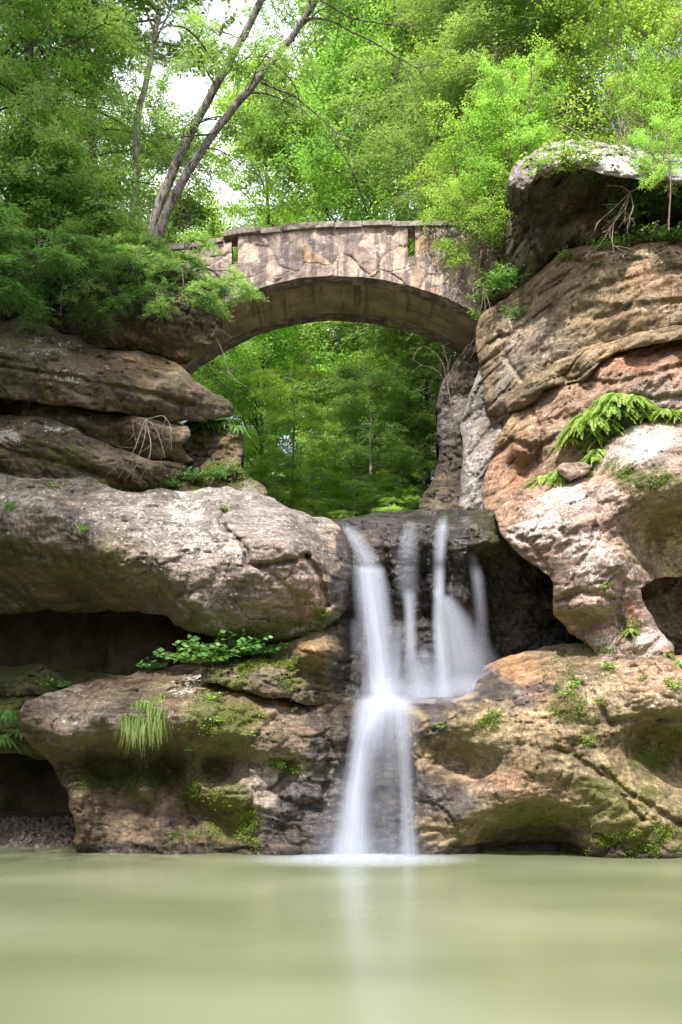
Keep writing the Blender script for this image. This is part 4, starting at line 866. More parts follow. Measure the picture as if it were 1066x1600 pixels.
# ------------------------------------------------------------------ vegetation
def unit(v): return v / (np.linalg.norm(v, axis=-1, keepdims=True) + 1e-9)
def leaves(P, D, L, W, r, droop=0.15, tilt=0.55, up=(0, 0, 1)):
    """one bent four-cornered leaf per row of P, pointing along D"""
    n = len(P); D = unit(D); Nn = unit(np.array(up) + r.normal(size=(n, 3)) * tilt)
    S = unit(np.cross(D, Nn)); Nn = np.cross(S, D)
    L = np.broadcast_to(L, n)[:, None]; W = np.broadcast_to(W, n)[:, None]
    a = P; b = P + D * L * 0.42 + S * W * 0.5 - Nn * W * 0.12; c = P + D * L - Nn * L * droop; d = P + D * L * 0.42 - S * W * 0.5 - Nn * W * 0.12
    return np.stack([a, b, c, d], 1).reshape(-1, 3), (np.arange(n)[:, None] * 4 + np.arange(4)[None])
def grow(key, stems, mats, seed, limb_len=3.0, n_limb=26, n_sub=7, n_twig=6, n_leaf=18, leaf=(0.13, 0.08), kind='broad', start=0.25, elev=0.5, twig=(0.35, 0.7), sub_len=0.45,
         profile=None, limb_r=0.035, scatter=0.05, bark_k=9, bias=None, name='tree'):
    """trunk(s) with limbs, twigs and single leaves -> (wood mesh, leaf mesh)"""
    r = np.random.default_rng(seed); mb = MB(); T0, TD, TL, TV = [], [], [], []
    for pts, r0, r1 in stems:
        P = np.array(pts, float); m = len(P); u = np.linspace(0, m - 1, 26); Q = np.stack([np.interp(u, np.arange(m), P[:, i]) for i in range(3)], 1)
        Q = np.stack([smooth1(Q[:, i], 7) for i in range(3)], 1)
        Ls = np.linalg.norm(np.diff(Q, axis=0), axis=1).sum()
        Q += 0.022 * Ls ** 0.5 * np.stack([fbm(u * 0.9, u * 0 + seed + i * 3, u * 0, 3) for i in range(3)], 1)
        rr = np.interp(np.linspace(0, 1, 26), [0, 0.04, 1], [r0 * 1.25, r0, r1]); mb.tube(Q, rr, bark_k)
        nl = max(3, int(n_limb / len(stems)))
        for i in range(nl):
            t = start + (0.99 - start) * (i + r.uniform(0, 1)) / nl
            q = t * 25; k = min(int(q), 24); p0 = Q[k] + (Q[k + 1] - Q[k]) * (q - k)
            az = i * 2.39996 + r.normal() * 0.4
            rel = (t - start) / (1 - start)
            pf = profile(rel) if profile else (0.45 + 0.75 * math.sin(math.pi * min(1, 0.15 + rel * 0.85)))
            ln = limb_len * pf * r.uniform(0.7, 1.2)
            el = (elev + r.normal() * 0.18) + (0.5 * rel if kind == 'broad' else 0.25 * rel)
            d = np.array([math.cos(az) * math.cos(el), math.sin(az) * math.cos(el), math.sin(el)])
            if bias is not None: d = d + np.array(bias); d /= np.linalg.norm(d); 
            s_ = np.linspace(0, 1, 9); drp = (-0.28 if kind != 'broad' else 0.03) * ln
            wob = np.stack([fbm(s_ * 2.2, s_ * 0 + i * 1.3 + seed, s_ * 0 + a * 5, 2) for a in range(3)], 1) * 0.13 * ln * s_[:, None]
            LP = p0 + d * ln * s_[:, None] + np.array([0, 0, 1.0]) * drp * (s_ ** 2)[:, None] + wob
            mb.tube(LP, np.linspace(min(limb_r, 0.011 * ln + 0.006), 0.005, 9), 4)
            tint = r.normal() * 0.16
            for j in range(n_sub):
                v = 0.22 + 0.78 * (j + r.uniform(0, 1)) / n_sub; q = v * 8; k = min(int(q), 7); sp = LP[k] + (LP[k + 1] - LP[k]) * (q - k); tg = unit(LP[k + 1] - LP[k])
                side = unit(np.cross(tg, [0, 0, 1.0])) * (1 if j % 2 else -1)
                sd = unit(tg * 0.75 + side * r.uniform(0.4, 1.0) + np.array([0, 0, r.normal() * (0.12 if kind != 'broad' else 0.35)]))
                sl_ = ln * sub_len * (1.1 - 0.6 * v) * r.uniform(0.6, 1.2); s2 = np.linspace(0, 1, 5)
                SP = sp + sd * sl_ * s2[:, None] - np.array([0, 0, 1.0]) * (0.18 * sl_ * s2 ** 2)[:, None]
                mb.tube(SP, np.linspace(0.008, 0.003, 5), 3)
                sside = unit(np.cross(sd, [0, 0, 1.0]))
                ctint = tint + r.normal() * 0.12
                for m_ in range(n_twig):
                    x = 0.15 + 0.85 * (m_ + r.uniform(0, 1)) / n_twig; tp = SP[0] + (SP[-1] - SP[0]) * x - np.array([0, 0, 0.18 * sl_ * (x * x - x)])
                    td = unit(sd * 0.7 + sside * (1 if m_ % 2 else -1) * r.uniform(0.3, 1.0) + r.normal(size=3) * np.array([0.2, 0.2, 0.15 if kind != 'broad' else 0.35]))
                    T0.append(tp); TD.append(td); TL.append(r.uniform(*twig)); TV.append(ctint)
    T0, TD, TL, TV = np.array(T0), np.array(TD), np.array(TL), np.array(TV); n = len(T0)
    T0 = np.repeat(T0, n_leaf, 0); TD = np.repeat(TD, n_leaf, 0); TLr = np.repeat(TL, n_leaf); TV = np.repeat(TV, n_leaf)
    k = np.tile(np.arange(n_leaf), n); u = (k + r.uniform(0, 1, len(k))) / n_leaf
    P = T0 + TD * (TLr * u)[:, None] - np.array([0, 0, 1.0]) * (TLr * 0.25 * u * u)[:, None] + r.normal(size=(len(k), 3)) * scatter
    S = unit(np.cross(TD, [0, 0, 1.0])) * np.where(k % 2, 1, -1)[:, None]
    if kind == 'broad':
        D = TD * 0.6 + S * 0.8 + r.normal(size=P.shape) * 0.4 - np.array([0, 0, 0.25]); V, q = leaves(P, D, leaf[0] * r.uniform(0.6, 1.25, len(P)), leaf[1] * r.uniform(0.7, 1.2, len(P)), r)
    else:
        D = TD * 0.75 + S * 0.7 + r.normal(size=P.shape) * 0.18 - np.array([0, 0, 0.12]); V, q = leaves(P, D, leaf[0] * r.uniform(0.6, 1.25, len(P)), leaf[1] * r.uniform(0.7, 1.2, len(P)), r, 0.1, 0.4)
    var = np.clip(0.5 + TV + r.normal(size=len(P)) * 0.15, 0, 1)
    wood = mb.data(key + '_wood', mats[0]); lf = mesh_data(key + '_leaves', V, [q], mats[1], False, {'var': np.repeat(var, 4)})
    return wood, lf
def plant_tree(name, label, wood, lf, loc, cat='tree', group=None, rot=0.0, sc=1.0):
    e = empty(name, loc); tag(e, label, cat, group); e.rotation_euler = (0, 0, rot); e.scale = (sc, sc, sc) if np.isscalar(sc) else sc
    obj('trunk', wood, e); obj('crown', lf, e); return e
def straight(h, lean=(0, 0), seed=0, n=8):
    r = np.random.default_rng(seed); z = np.linspace(-0.5, h, n)
    return [(lean[0] * max(t, 0) / h + r.normal() * 0.012 * t, lean[1] * max(t, 0) / h + r.normal() * 0.012 * t, t) for t in z]
conif = lambda rel: 0.25 + 0.85 * (1 - rel) ** 0.8

MAPLE = grow('maple', [(straight(13, (0.6, 0), 1), 0.17, 0.03)], (M_BARK_DARK, M_MAPLE), 11, limb_len=3.6, n_limb=38, n_sub=8, n_twig=6, n_leaf=40, leaf=(0.105, 0.07), start=0.16, elev=0.35, twig=(0.4, 0.85), scatter=0.09)
MAPLE_LIME = grow('lime_maple', [(straight(9, (-0.4, 0), 2), 0.09, 0.02), (straight(7.5, (1.2, 0.3), 3), 0.06, 0.015)], (M_BARK_PALE, M_LIME), 12, limb_len=2.7, n_limb=34, n_sub=7, n_twig=6, n_leaf=34, leaf=(0.08, 0.052), start=0.1, elev=0.3, twig=(0.35, 0.7), scatter=0.07)
HEM = grow('hemlock', [(straight(15, (0.3, 0.2), 4), 0.18, 0.02)], (M_BARK_DARK, M_HEM), 13, limb_len=3.6, n_limb=62, n_sub=10, n_twig=6, n_leaf=26, leaf=(0.125, 0.024), kind='conifer', start=0.06, elev=0.05, twig=(0.35, 0.7), profile=conif, scatter=0.03)
HEM_BRIGHT = grow('bright_hemlock', [(straight(11, (0.3, 0.2), 5), 0.13, 0.02)], (M_BARK_PALE, M_PINE), 14, limb_len=3.0, n_limb=50, n_sub=9, n_twig=6, n_leaf=28, leaf=(0.13, 0.025), kind='conifer', start=0.08, elev=0.2, twig=(0.35, 0.75), profile=lambda q: 0.4 + 0.7 * (1 - q), scatter=0.04)
BUSH = grow('bush', [(straight(2.6, (0.5, 0.2), 6), 0.03, 0.01), (straight(2.3, (-0.7, -0.4), 7), 0.03, 0.01), (straight(2.0, (0.1, -0.9), 8), 0.025, 0.01)], (M_TWIG, M_LIME), 15, limb_len=1.35, n_limb=24, n_sub=6, n_twig=5, n_leaf=16, leaf=(0.075, 0.046), start=0.1, elev=0.35, twig=(0.2, 0.45), scatter=0.05)
SHRUB = grow('shrub', [(straight(3.2, (0.5, 0.2), 16), 0.035, 0.01), (straight(2.8, (-0.9, -0.4), 17), 0.03, 0.01), (straight(2.4, (0.3, -0.9), 18), 0.025, 0.01)], (M_BARK_DARK, M_MAPLE), 16, limb_len=1.5, n_limb=36, n_sub=6, n_twig=6, n_leaf=24, leaf=(0.085, 0.058), start=0.1, elev=0.3, twig=(0.25, 0.5), scatter=0.06)
DROOP = grow('drooping_hemlock', [([(0, 1.2, 0.9), (0.1, 0.6, 1.1), (0.1, 0, 0.9), (0.15, -0.7, 0.2), (0.2, -1.1, -0.8)], 0.04, 0.01), ([(-0.2, 1.2, 0.8), (-0.5, 0.4, 1.0), (-0.8, -0.2, 0.6), (-1.1, -0.7, -0.2)], 0.04, 0.01), ([(0.2, 1.2, 0.8), (0.6, 0.4, 0.9), (1.0, -0.2, 0.5), (1.3, -0.6, -0.3)], 0.04, 0.01)],
             (M_BARK_DARK, M_HEM), 17, limb_len=1.05, n_limb=30, n_sub=7, n_twig=5, n_leaf=28, leaf=(0.10, 0.020), kind='conifer', start=0.15, elev=-0.1, twig=(0.22, 0.45), profile=lambda q: 0.8, scatter=0.025)

M_PALE = leaf_material('sunlit_pale_leaves', (0.15, 0.26, 0.06), (0.36, 0.53, 0.16), (0.58, 0.72, 0.30), 0.5)  # brighter copy of the leaf colours, with the gorge sunlight put into them
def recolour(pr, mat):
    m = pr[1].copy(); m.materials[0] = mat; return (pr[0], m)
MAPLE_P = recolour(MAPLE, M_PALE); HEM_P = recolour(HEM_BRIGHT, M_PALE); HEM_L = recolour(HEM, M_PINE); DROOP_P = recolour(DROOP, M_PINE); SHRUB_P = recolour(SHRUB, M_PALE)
def tree_at(name, label, proto, px, py, y, cat='tree', group=None, rot=0.0, sc=1.0):
    p = at(px, py, y); return plant_tree(name, label, proto[0], proto[1], p, cat, group, rot, sc)

# the twin-stemmed pine leaning over the bridge
b0 = at(228, 372, 23.0)
st_a = [at(228, 385, 23.0), at(250, 310, 23.0), at(275, 255, 23.0), at(305, 195, 22.9), at(350, 112, 22.7), at(392, 40, 22.5), at(425, -40, 22.3), at(455, -160, 22.2), at(470, -280, 22.2)]
st_b = [at(240, 385, 22.8), at(262, 320, 22.7), at(292, 270, 22.6), at(332, 210, 22.4), at(382, 148, 22.2), at(432, 92, 22.0), at(485, 18, 21.8), at(540, -80, 21.6), at(575, -200, 21.5)]
wood, lf = grow('leaning_pine', [([p - b0 for p in st_a], 0.112, 0.05), ([p - b0 for p in st_b], 0.102, 0.05)], (M_BARK, M_PINE), 21, limb_len=1.9, n_limb=22, n_sub=6, n_twig=5, n_leaf=20, leaf=(0.15, 0.026), kind='conifer', start=0.32, elev=0.25, twig=(0.2, 0.45), profile=lambda q: 0.7 + 0.3 * q, scatter=0.05, bark_k=12)
pine = plant_tree('leaning_pine', 'twin trunked pine with furrowed grey bark leaning right over the bridge', wood, lf, b0)
def twig_set(name, parent, paths, mat, r0=0.02, split=2, seed=0, tag_=None):
    r = np.random.default_rng(seed); mb = MB()
    for P in paths:
        P = np.array(P, float); m = len(P); u = np.linspace(0, m - 1, max(8, m * 4)); Q = np.stack([smooth1(np.interp(u, np.arange(m), P[:, i]), 5) for i in range(3)], 1)
        Ln = np.linalg.norm(np.diff(Q, axis=0), axis=1).sum()
        Q += 0.03 * Ln * np.stack([fbm(u * 1.1 + r.uniform(0, 50), u * 0 + i * 3, u * 0, 2) for i in range(3)], 1) * 0.5
        mb.tube(Q, np.linspace(r0, r0 * 0.25, len(Q)), 5)
        for _ in range(split):
            k = r.integers(len(Q) // 4, len(Q) - 1); d = unit(unit(Q[min(k + 1, len(Q) - 1)] - Q[k - 1]) + r.normal(size=3) * 0.6)
            s_ = np.linspace(0, 1, 6)[:, None]; ln = Ln * r.uniform(0.15, 0.4)
            mb.tube(Q[k] + d * ln * s_ + np.array([0, 0, -0.12]) * ln * s_ ** 2 + r.normal(size=3) * 0.06 * ln * np.sin(s_ * 3), np.linspace(r0 * 0.5, r0 * 0.15, 6), 4)
    loc = np.array(parent.location) if parent else mb.V[0][0]
    mb.V = [v - loc for v in mb.V]
    o = obj(name, mb.data(name, mat), parent)
    if not parent: o.location = loc
    return o
for i_, path_ in enumerate([[at(408, 130, 22.2), at(460, 150, 22.0), at(520, 200, 21.8), at(560, 245, 21.7)], [at(345, 115, 22.7), at(300, 45, 22.4), at(260, 38, 22.3), at(225, 60, 22.2)], [at(382, 145, 22.2), at(420, 145, 22.0), at(470, 170, 21.9)],
     [at(330, 210, 22.4), at(300, 212, 22.2), at(250, 218, 22.1)], [at(430, 95, 22), at(460, 130, 21.8), at(475, 180, 21.7)], [at(475, 30, 21.8), at(520, 30, 21.6), at(590, 70, 21.5), at(640, 100, 21.5), at(668, 122, 21.5)], [at(500, 0, 21.8), at(560, 35, 21.6), at(630, 40, 21.4)],
     [at(275, 335, 22.8), at(300, 337, 22.5)], [at(350, 110, 22.7), at(385, 95, 22.4), at(410, 60, 22.3)]]): twig_set('dead_branch', pine, [path_], M_BARK_DARK, 0.026, 5, 3 + i_)

# slender trunks at top left
def slim(name, label, pts, r0, mats, seed, **kw):
    b = np.array(pts[0]); wd, lf = grow(name + str(seed), [([np.array(p) - b for p in pts], r0, r0 * 0.4)], mats, seed, **kw); return plant_tree(name, label, wd, lf, b)
slim('slender_tree', 'slender pale trunk rising left of the leaning pine', [at(205, 420, 25), at(212, 200, 25), at(226, 145, 25), at(238, 80, 25), at(249, 20, 25), at(250, -60, 25), at(256, -200, 25)], 0.085, (M_BARK_PALE, M_MAPLE), 31, limb_len=1.9, n_limb=20, n_sub=6, n_twig=5, n_leaf=16, leaf=(0.12, 0.08), start=0.45, elev=0.5)
slim('slender_tree', 'thin pale trunk at the far top left corner', [at(66, 420, 24), at(72, 150, 24), at(76, 60, 24), at(80, -20, 24), at(86, -180, 24)], 0.075, (M_BARK_PALE, M_MAPLE), 32, limb_len=1.8, n_limb=22, n_sub=6, n_twig=5, n_leaf=18, leaf=(0.12, 0.08), start=0.3, elev=0.4)
slim('slender_tree', 'thin bare stemmed feathery tree above the right bridge end', [at(800, 400, 23.5), at(798, 230, 23.5), at(797, 180, 23.5), at(780, 100, 23.6), at(766, 30, 23.7), at(760, -80, 23.8), at(758, -220, 23.8)], 0.07, (M_BARK_PALE, M_PINE), 33, limb_len=2.2, n_limb=40, n_sub=8, n_twig=6, n_leaf=18, leaf=(0.16, 0.03), kind='conifer', start=0.3, elev=0.25, profile=lambda q: 0.75, scatter=0.05)

G_BACK = 'trees rising behind the bridge'; G_GORGE = 'trees in the gorge beyond the arch'
def T(name, label, proto, px, y, z, rot, sc, group=None, cat='tree'):
    return plant_tree(name, label, proto[0], proto[1], ((px - CX) / F * y, y, z), cat, group, rot, sc)
# left cliff top
T('hemlock_tree', 'dark hemlock at the left edge above the layered cliff', HEM_L, 40, 23.4, 11.2, 0.3, 0.95)
T('hemlock_tree', 'hemlock between the left edge and the leaning pine', HEM_L, 150, 27, 11.3, 2.0, 0.9)
T('maple_tree', 'bright green leafy tree at upper left above the dark cliff', MAPLE, -60, 23.2, 10.8, 1.0, 0.85)
T('leafy_shrub', 'shaded leafy shrub on the left cliff edge near the frame', SHRUB, 60, 22.3, 11.2, 0.4, 1.0, cat='shrub')
T('leafy_shrub', 'leafy shrub at the foot of the leaning pine', SHRUB, 165, 22.6, 10.4, 2.1, 0.7, cat='shrub')
T('leafy_shrub', 'small leafy shrub left of the bridge coping', SHRUB, 275, 24.6, 11.0, 4.1, 0.85, cat='shrub')
for (px, py, y, rot, sc, lb) in [(95, 470, 20.2, 0.1, 0.85, 'drooping hemlock bough hanging over the left cliff, nearest the left edge'), (185, 448, 20.5, 0.6, 0.8, 'drooping hemlock bough in the middle of the left cliff edge'), (270, 455, 20.6, 0.25, 0.82, 'bright drooping hemlock bough covering the left end of the bridge'), (0, 450, 20.2, -0.4, 1.1, 'shaded drooping hemlock bough cut by the left frame edge')]:
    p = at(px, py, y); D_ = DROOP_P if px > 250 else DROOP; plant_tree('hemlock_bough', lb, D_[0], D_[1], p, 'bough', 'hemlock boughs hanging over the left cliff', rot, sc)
# behind the bridge
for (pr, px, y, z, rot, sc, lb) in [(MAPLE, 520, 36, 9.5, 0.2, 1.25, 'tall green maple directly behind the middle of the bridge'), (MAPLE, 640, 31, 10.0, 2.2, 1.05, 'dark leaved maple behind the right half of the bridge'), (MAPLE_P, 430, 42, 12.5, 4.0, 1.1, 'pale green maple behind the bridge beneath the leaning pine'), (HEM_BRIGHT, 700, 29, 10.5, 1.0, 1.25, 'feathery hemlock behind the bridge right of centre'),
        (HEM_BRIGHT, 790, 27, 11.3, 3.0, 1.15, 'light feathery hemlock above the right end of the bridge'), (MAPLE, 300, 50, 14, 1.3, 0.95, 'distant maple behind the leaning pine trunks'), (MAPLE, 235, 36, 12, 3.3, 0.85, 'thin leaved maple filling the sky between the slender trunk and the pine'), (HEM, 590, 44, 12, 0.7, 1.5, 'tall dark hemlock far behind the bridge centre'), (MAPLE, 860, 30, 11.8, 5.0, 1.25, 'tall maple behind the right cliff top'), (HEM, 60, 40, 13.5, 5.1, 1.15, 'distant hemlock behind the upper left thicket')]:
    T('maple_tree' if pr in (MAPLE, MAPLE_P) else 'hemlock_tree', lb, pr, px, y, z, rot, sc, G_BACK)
# gorge beyond the arch
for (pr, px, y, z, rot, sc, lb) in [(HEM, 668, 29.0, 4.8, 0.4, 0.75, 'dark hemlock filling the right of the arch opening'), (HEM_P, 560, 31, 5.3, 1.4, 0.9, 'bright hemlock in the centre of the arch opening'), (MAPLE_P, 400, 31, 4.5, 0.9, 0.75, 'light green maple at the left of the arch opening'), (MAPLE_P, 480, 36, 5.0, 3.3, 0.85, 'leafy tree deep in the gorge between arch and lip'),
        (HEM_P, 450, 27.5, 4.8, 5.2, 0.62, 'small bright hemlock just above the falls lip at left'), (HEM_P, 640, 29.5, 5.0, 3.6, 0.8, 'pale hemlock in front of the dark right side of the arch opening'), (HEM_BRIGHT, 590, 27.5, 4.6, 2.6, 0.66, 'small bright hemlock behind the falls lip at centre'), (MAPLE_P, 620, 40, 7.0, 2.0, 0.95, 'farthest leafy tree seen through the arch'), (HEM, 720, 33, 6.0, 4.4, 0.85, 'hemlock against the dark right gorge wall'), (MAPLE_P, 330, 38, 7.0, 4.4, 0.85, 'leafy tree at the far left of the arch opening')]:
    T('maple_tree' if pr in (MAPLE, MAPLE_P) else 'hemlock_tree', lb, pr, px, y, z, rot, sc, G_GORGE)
for (px, y, z, rot, sc, lb) in [(425, 25.8, 5.0, 0.3, 0.36, 'little feathery hemlock beside the square block at the left of the gorge'), (500, 26.5, 4.6, 2.3, 0.40, 'little feathery hemlock just above the lip left of the falls'), (560, 26.0, 4.6, 1.9, 0.36, 'little feathery hemlock just above the first waterfall strand'), (625, 25.6, 4.6, 3.9, 0.34, 'little feathery hemlock just above the middle waterfall strand')]:
    T('hemlock_sapling', lb, HEM_P, px, y, z, rot, (sc * 1.25, sc * 1.25, sc), 'feathery saplings on the gorge floor', 'sapling')
# right cliff top
T('lime_tree', 'yellow green sunlit tree above the cap stone at top right', MAPLE_LIME, 980, 21.5, 11.6, 0.5, 1.0)
T('lime_tree', 'yellow green leafy tree leaning in at the right frame edge', MAPLE_LIME, 1120, 19.6, 11.6, 2.4, 0.8)
T('lime_tree', 'sunlit light green tree between the bridge end and the cap stone', MAPLE_LIME, 850, 24.0, 11.4, 4.2, 0.9)
for (px, py, y, rot, sc, lb) in [(748, 425, 20.9, 0.3, 0.62, 'yellow green bush draping over the right end of the bridge'), (775, 335, 20.8, 1.6, 0.65, 'sunlit bush left of the cap stone'), (735, 330, 21.6, 3.6, 0.7, 'light bush standing behind the right parapet end'), (815, 240, 20.4, 5.0, 0.6, 'small bush growing on top of the cap stone at its left end'), (1010, 225, 18.9, 2.2, 0.55, 'bush growing on top of the cap stone near the right edge')]:
    tree_at('leafy_bush', lb, BUSH, px, py, y, 'bush', 'bushes on the right cliff', rot, sc)
tree_at('leafy_bush', 'yellow green leaves hanging at the right edge of the cap stone', BUSH, 1045, 290, 17.6, 'bush', 'bushes on the right cliff', 4.1, 0.4)
# trees on the left bank, outside the picture, that shade the left cliff
for (pr, nm, x, y, z, rot, sc, lb) in [(HEM, 'hemlock_tree', -8.4, 12.4, 9.0, 0.6, 1.0, 'large hemlock on the left bank overhanging the pool'), (HEM, 'hemlock_tree', -10.5, 10.5, 9.0, 1.9, 1.05, 'hemlock on the left bank behind the viewer'), (MAPLE, 'maple_tree', -9.2, 13.2, 8.8, 2.7, 1.35, 'broad maple on the left bank shading the layered cliff')]:
    plant_tree(nm, lb, pr[0], pr[1], (x, y, z), 'tree', 'trees on the left bank', rot, sc)

# ------------------------------------------------------------------ small plants on the rocks
def fern_proto(key, mat, n=11, ln=0.5, seed=0, spread=0.9, lift=0.8, lw=0.016):
    r = np.random.default_rng(seed); mb = MB(); P, D, Ls, tv = [], [], [], []
    for i in range(n):
        az = -math.pi / 2 + r.uniform(-1, 1) * math.pi * spread; e = r.uniform(0.1, 1.0) * lift; L_ = ln * r.uniform(0.6, 1.15); s_ = np.linspace(0, 1, 20)
        d = np.array([math.cos(az) * math.cos(e), math.sin(az) * math.cos(e), math.sin(e)])
        Q = d * L_ * s_[:, None] - np.array([0, 0, 1.05]) * L_ * (s_ ** 1.7)[:, None]; mb.tube(Q, np.linspace(0.004, 0.0015, 20), 3)
        T = unit(np.gradient(Q, axis=0)); sd = unit(np.cross(T, [0, 0, 1.0])); t0 = r.normal() * 0.15
        for sg in (-1, 1):
            for h in (0, 0.5):
                Pm = Q[1:-1] + (Q[2:] - Q[1:-1]) * h; w_ = np.sin(np.pi * (0.12 + 0.85 * s_[1:-1])) * 0.17 * L_
                P.append(Pm); D.append(sd[1:-1] * sg + T[1:-1] * 0.55 + r.normal(size=Pm.shape) * 0.12); Ls.append(w_); tv.append(np.full(len(Pm), t0))
    P, D, Ls, tv = np.concatenate(P), np.concatenate(D), np.concatenate(Ls), np.concatenate(tv)
    V, q = leaves(P, D, Ls, np.maximum(lw * ln / 0.5, Ls * 0.30), r, 0.2, 0.25, (0, -0.7, 0.7)); var = np.clip(0.6 + tv + r.normal(size=len(P)) * 0.12, 0, 1)
    return mb.data(key + '_stem', mat_stem), mesh_data(key + '_leaf', V, [q], mat, False, {'var': np.repeat(var, 4)})
mat_stem = plain_material('green_stem', (0.10, 0.13, 0.03), 0.7)
def herb_proto(key, mat, n=12, ln=0.35, leaf=0.11, seed=0, per=7):
    r = np.random.default_rng(seed); mb = MB(); P, D = [], []
    for i in range(n):
        az = r.uniform(0, 2 * math.pi); e = r.uniform(0.25, 1.3); L_ = ln * r.uniform(0.5, 1.2); s_ = np.linspace(0, 1, 7)
        o = r.normal(size=3) * np.array([0.10, 0.06, 0.0]) * ln / 0.35
        d = np.array([math.cos(az) * math.cos(e), math.sin(az) * math.cos(e) - 0.3, math.sin(e)])
        Q = o + d * L_ * s_[:, None] - np.array([0, 0, 0.25]) * L_ * (s_ ** 2)[:, None]; mb.tube(Q, np.linspace(0.005, 0.002, 7), 3)
        for j in range(per):
            t = 0.3 + 0.7 * j / (per - 1); P.append(Q[0] + (Q[-1] - Q[0]) * t + r.normal(size=3) * 0.01); a2 = j * 2.4 + r.normal() * 0.3; D.append([math.cos(a2), math.sin(a2) - 0.3, r.normal() * 0.25 - 0.1])
    P, D = np.array(P), np.array(D); V, q = leaves(P, D, leaf * r.uniform(0.6, 1.2, len(P)), leaf * 0.62, r, 0.2, 0.45, (0, -0.6, 0.8))
    return mb.data(key + '_stem', mat_stem), mesh_data(key + '_leaf', V, [q], mat, False, {'var': np.repeat(np.clip(0.5 + r.normal(size=len(P)) * 0.22, 0, 1), 4)})
def grass_proto(key, mat, n=160, ln=0.5, seed=0, hang=1.0, width=0.008):
    r = np.random.default_rng(seed); V, q, var = [], [], []
    for i in range(n):
        az = -math.pi / 2 + r.normal() * 0.9; e = r.uniform(0.2, 1.2); L_ = ln * r.uniform(0.4, 1.2); s_ = np.linspace(0, 1, 6)
        d = np.array([math.cos(az) * math.cos(e), math.sin(az) * math.cos(e), math.sin(e)]); o = r.normal(size=3) * np.array([0.11, 0.04, 0.04])
        Q = o + d * L_ * 0.45 * s_[:, None] - np.array([0, 0, 1.0]) * hang * L_ * (s_ ** 1.8)[:, None]
        w_ = np.array([math.sin(az), -math.cos(az), 0]) * width * r.uniform(0.6, 1.3); k = np.linspace(1, 0.15, 6)[:, None]
        b = len(V) * 12; V.append(np.concatenate([Q - w_ * k, Q + w_ * k])); q += [[b + j, b + j + 1, b + 7 + j, b + 6 + j] for j in range(5)]; var.append(np.full(12, np.clip(0.5 + r.normal() * 0.25, 0, 1)))
    return mesh_data(key, np.concatenate(V), [np.array(q)], mat, False, {'var': np.concatenate(var)})
FERN = fern_proto('fern', M_FERN, 34, 0.42, 1); FERN_D = fern_proto('dark_fern', M_HERB, 22, 0.48, 2)
HERB = herb_proto('herb', M_HERB, 26, 0.36, 0.075, 3, 9); HERB_S = herb_proto('small_herb', M_FERN, 12, 0.15, 0.05, 4, 6)
GRASS = grass_proto('grass_blades', M_GRASS, 200, 0.55, 5); GRASS_S = grass_proto('short_grass', M_FERN, 110, 0.22, 6, 0.5, 0.006)
_first = {}
def sprout(name, label, proto, rk, px, py, sc=1.0, rot=0.0, cat='plant', group=None, out=0.02):
    p = ROCKS[rk].surf(px, py) * np.array([1, 1, 1.0]) + np.array([0, -out, 0])
    key = id(proto)
    if key not in _first:
        if isinstance(proto, tuple):
            e = empty(name); obj('stem', proto[0], e); obj('leaves', proto[1], e)
        else: e = obj(name, proto)
        e.location = p; e.rotation_euler = (0, 0, rot); e.scale = (sc,) * 3; tag(e, label, cat, group, 'thing'); _first[key] = e; return e
    e = copy_tree(_first[key], p, (0, 0, rot), sc); e.name = name; e['label'] = label; e['category'] = cat
    if group: e['group'] = group
    elif 'group' in e: del e['group']
    return e
r_ = np.random.default_rng(77)
gF = 'bright ferns on the right cliff'
for px, py, sc in [(845,738,0.95),(872,742,0.8),(868,712,1.0),(895,720,0.9),(918,700,0.9),(905,672,1.0),(888,690,0.8),(925,650,1.0),(950,640,1.0),(978,640,0.9),(1005,652,0.8),(1035,645,0.8),(1062,648,0.8),(940,668,0.85),(880,735,1.1),(905,700,1.1),(925,660,1.2),(960,625,1.1),(985,628,1.0),(860,700,1.0),(935,690,0.9),(1000,632,1.0)]:
    sprout('fern', 'bright yellow green fern in the clump between the rusty layer and the pale boulder', FERN, 'M3' if py < 700 else 'L', px, py, sc * r_.uniform(0.9, 1.5), r_.uniform(-0.9, 0.9), 'fern', gF, 0.08)
for px, py, rk, sc, lb in [(985,985,'L',0.5,'small bright fern in the red hollow of the pale boulder'),(1040,1000,'K',0.6,'fern at the right frame edge beneath the dark hole'),(1062,1035,'K',0.6,'fern at the right frame edge on the tan ledge')]:
    sprout('fern', lb, FERN, rk, px, py, sc, 0.2, 'fern', None, 0.08)
for px, py, rk, sc in [(300,640,'G5',0.9),(325,650,'G5',0.9),(350,655,'G5',0.8),(372,668,'G5',0.7),(310,660,'G5',0.7)]:
    sprout('fern', 'dark green fern on top of the square block by the gorge', FERN_D, rk, px, py, sc, r_.uniform(-0.5, 0.5), 'fern', 'dark ferns on the square block', 0.1)
for px, py, rk, sc in [(12,1110,'C2',0.8),(35,1140,'C2',0.7),(5,1150,'C2',0.7)]:
    sprout('fern', 'shaded fern on the green rock at the left waterline', FERN_D, rk, px, py, sc, r_.uniform(-0.5, 0.5), 'fern', 'shaded ferns at the left edge', 0.1)
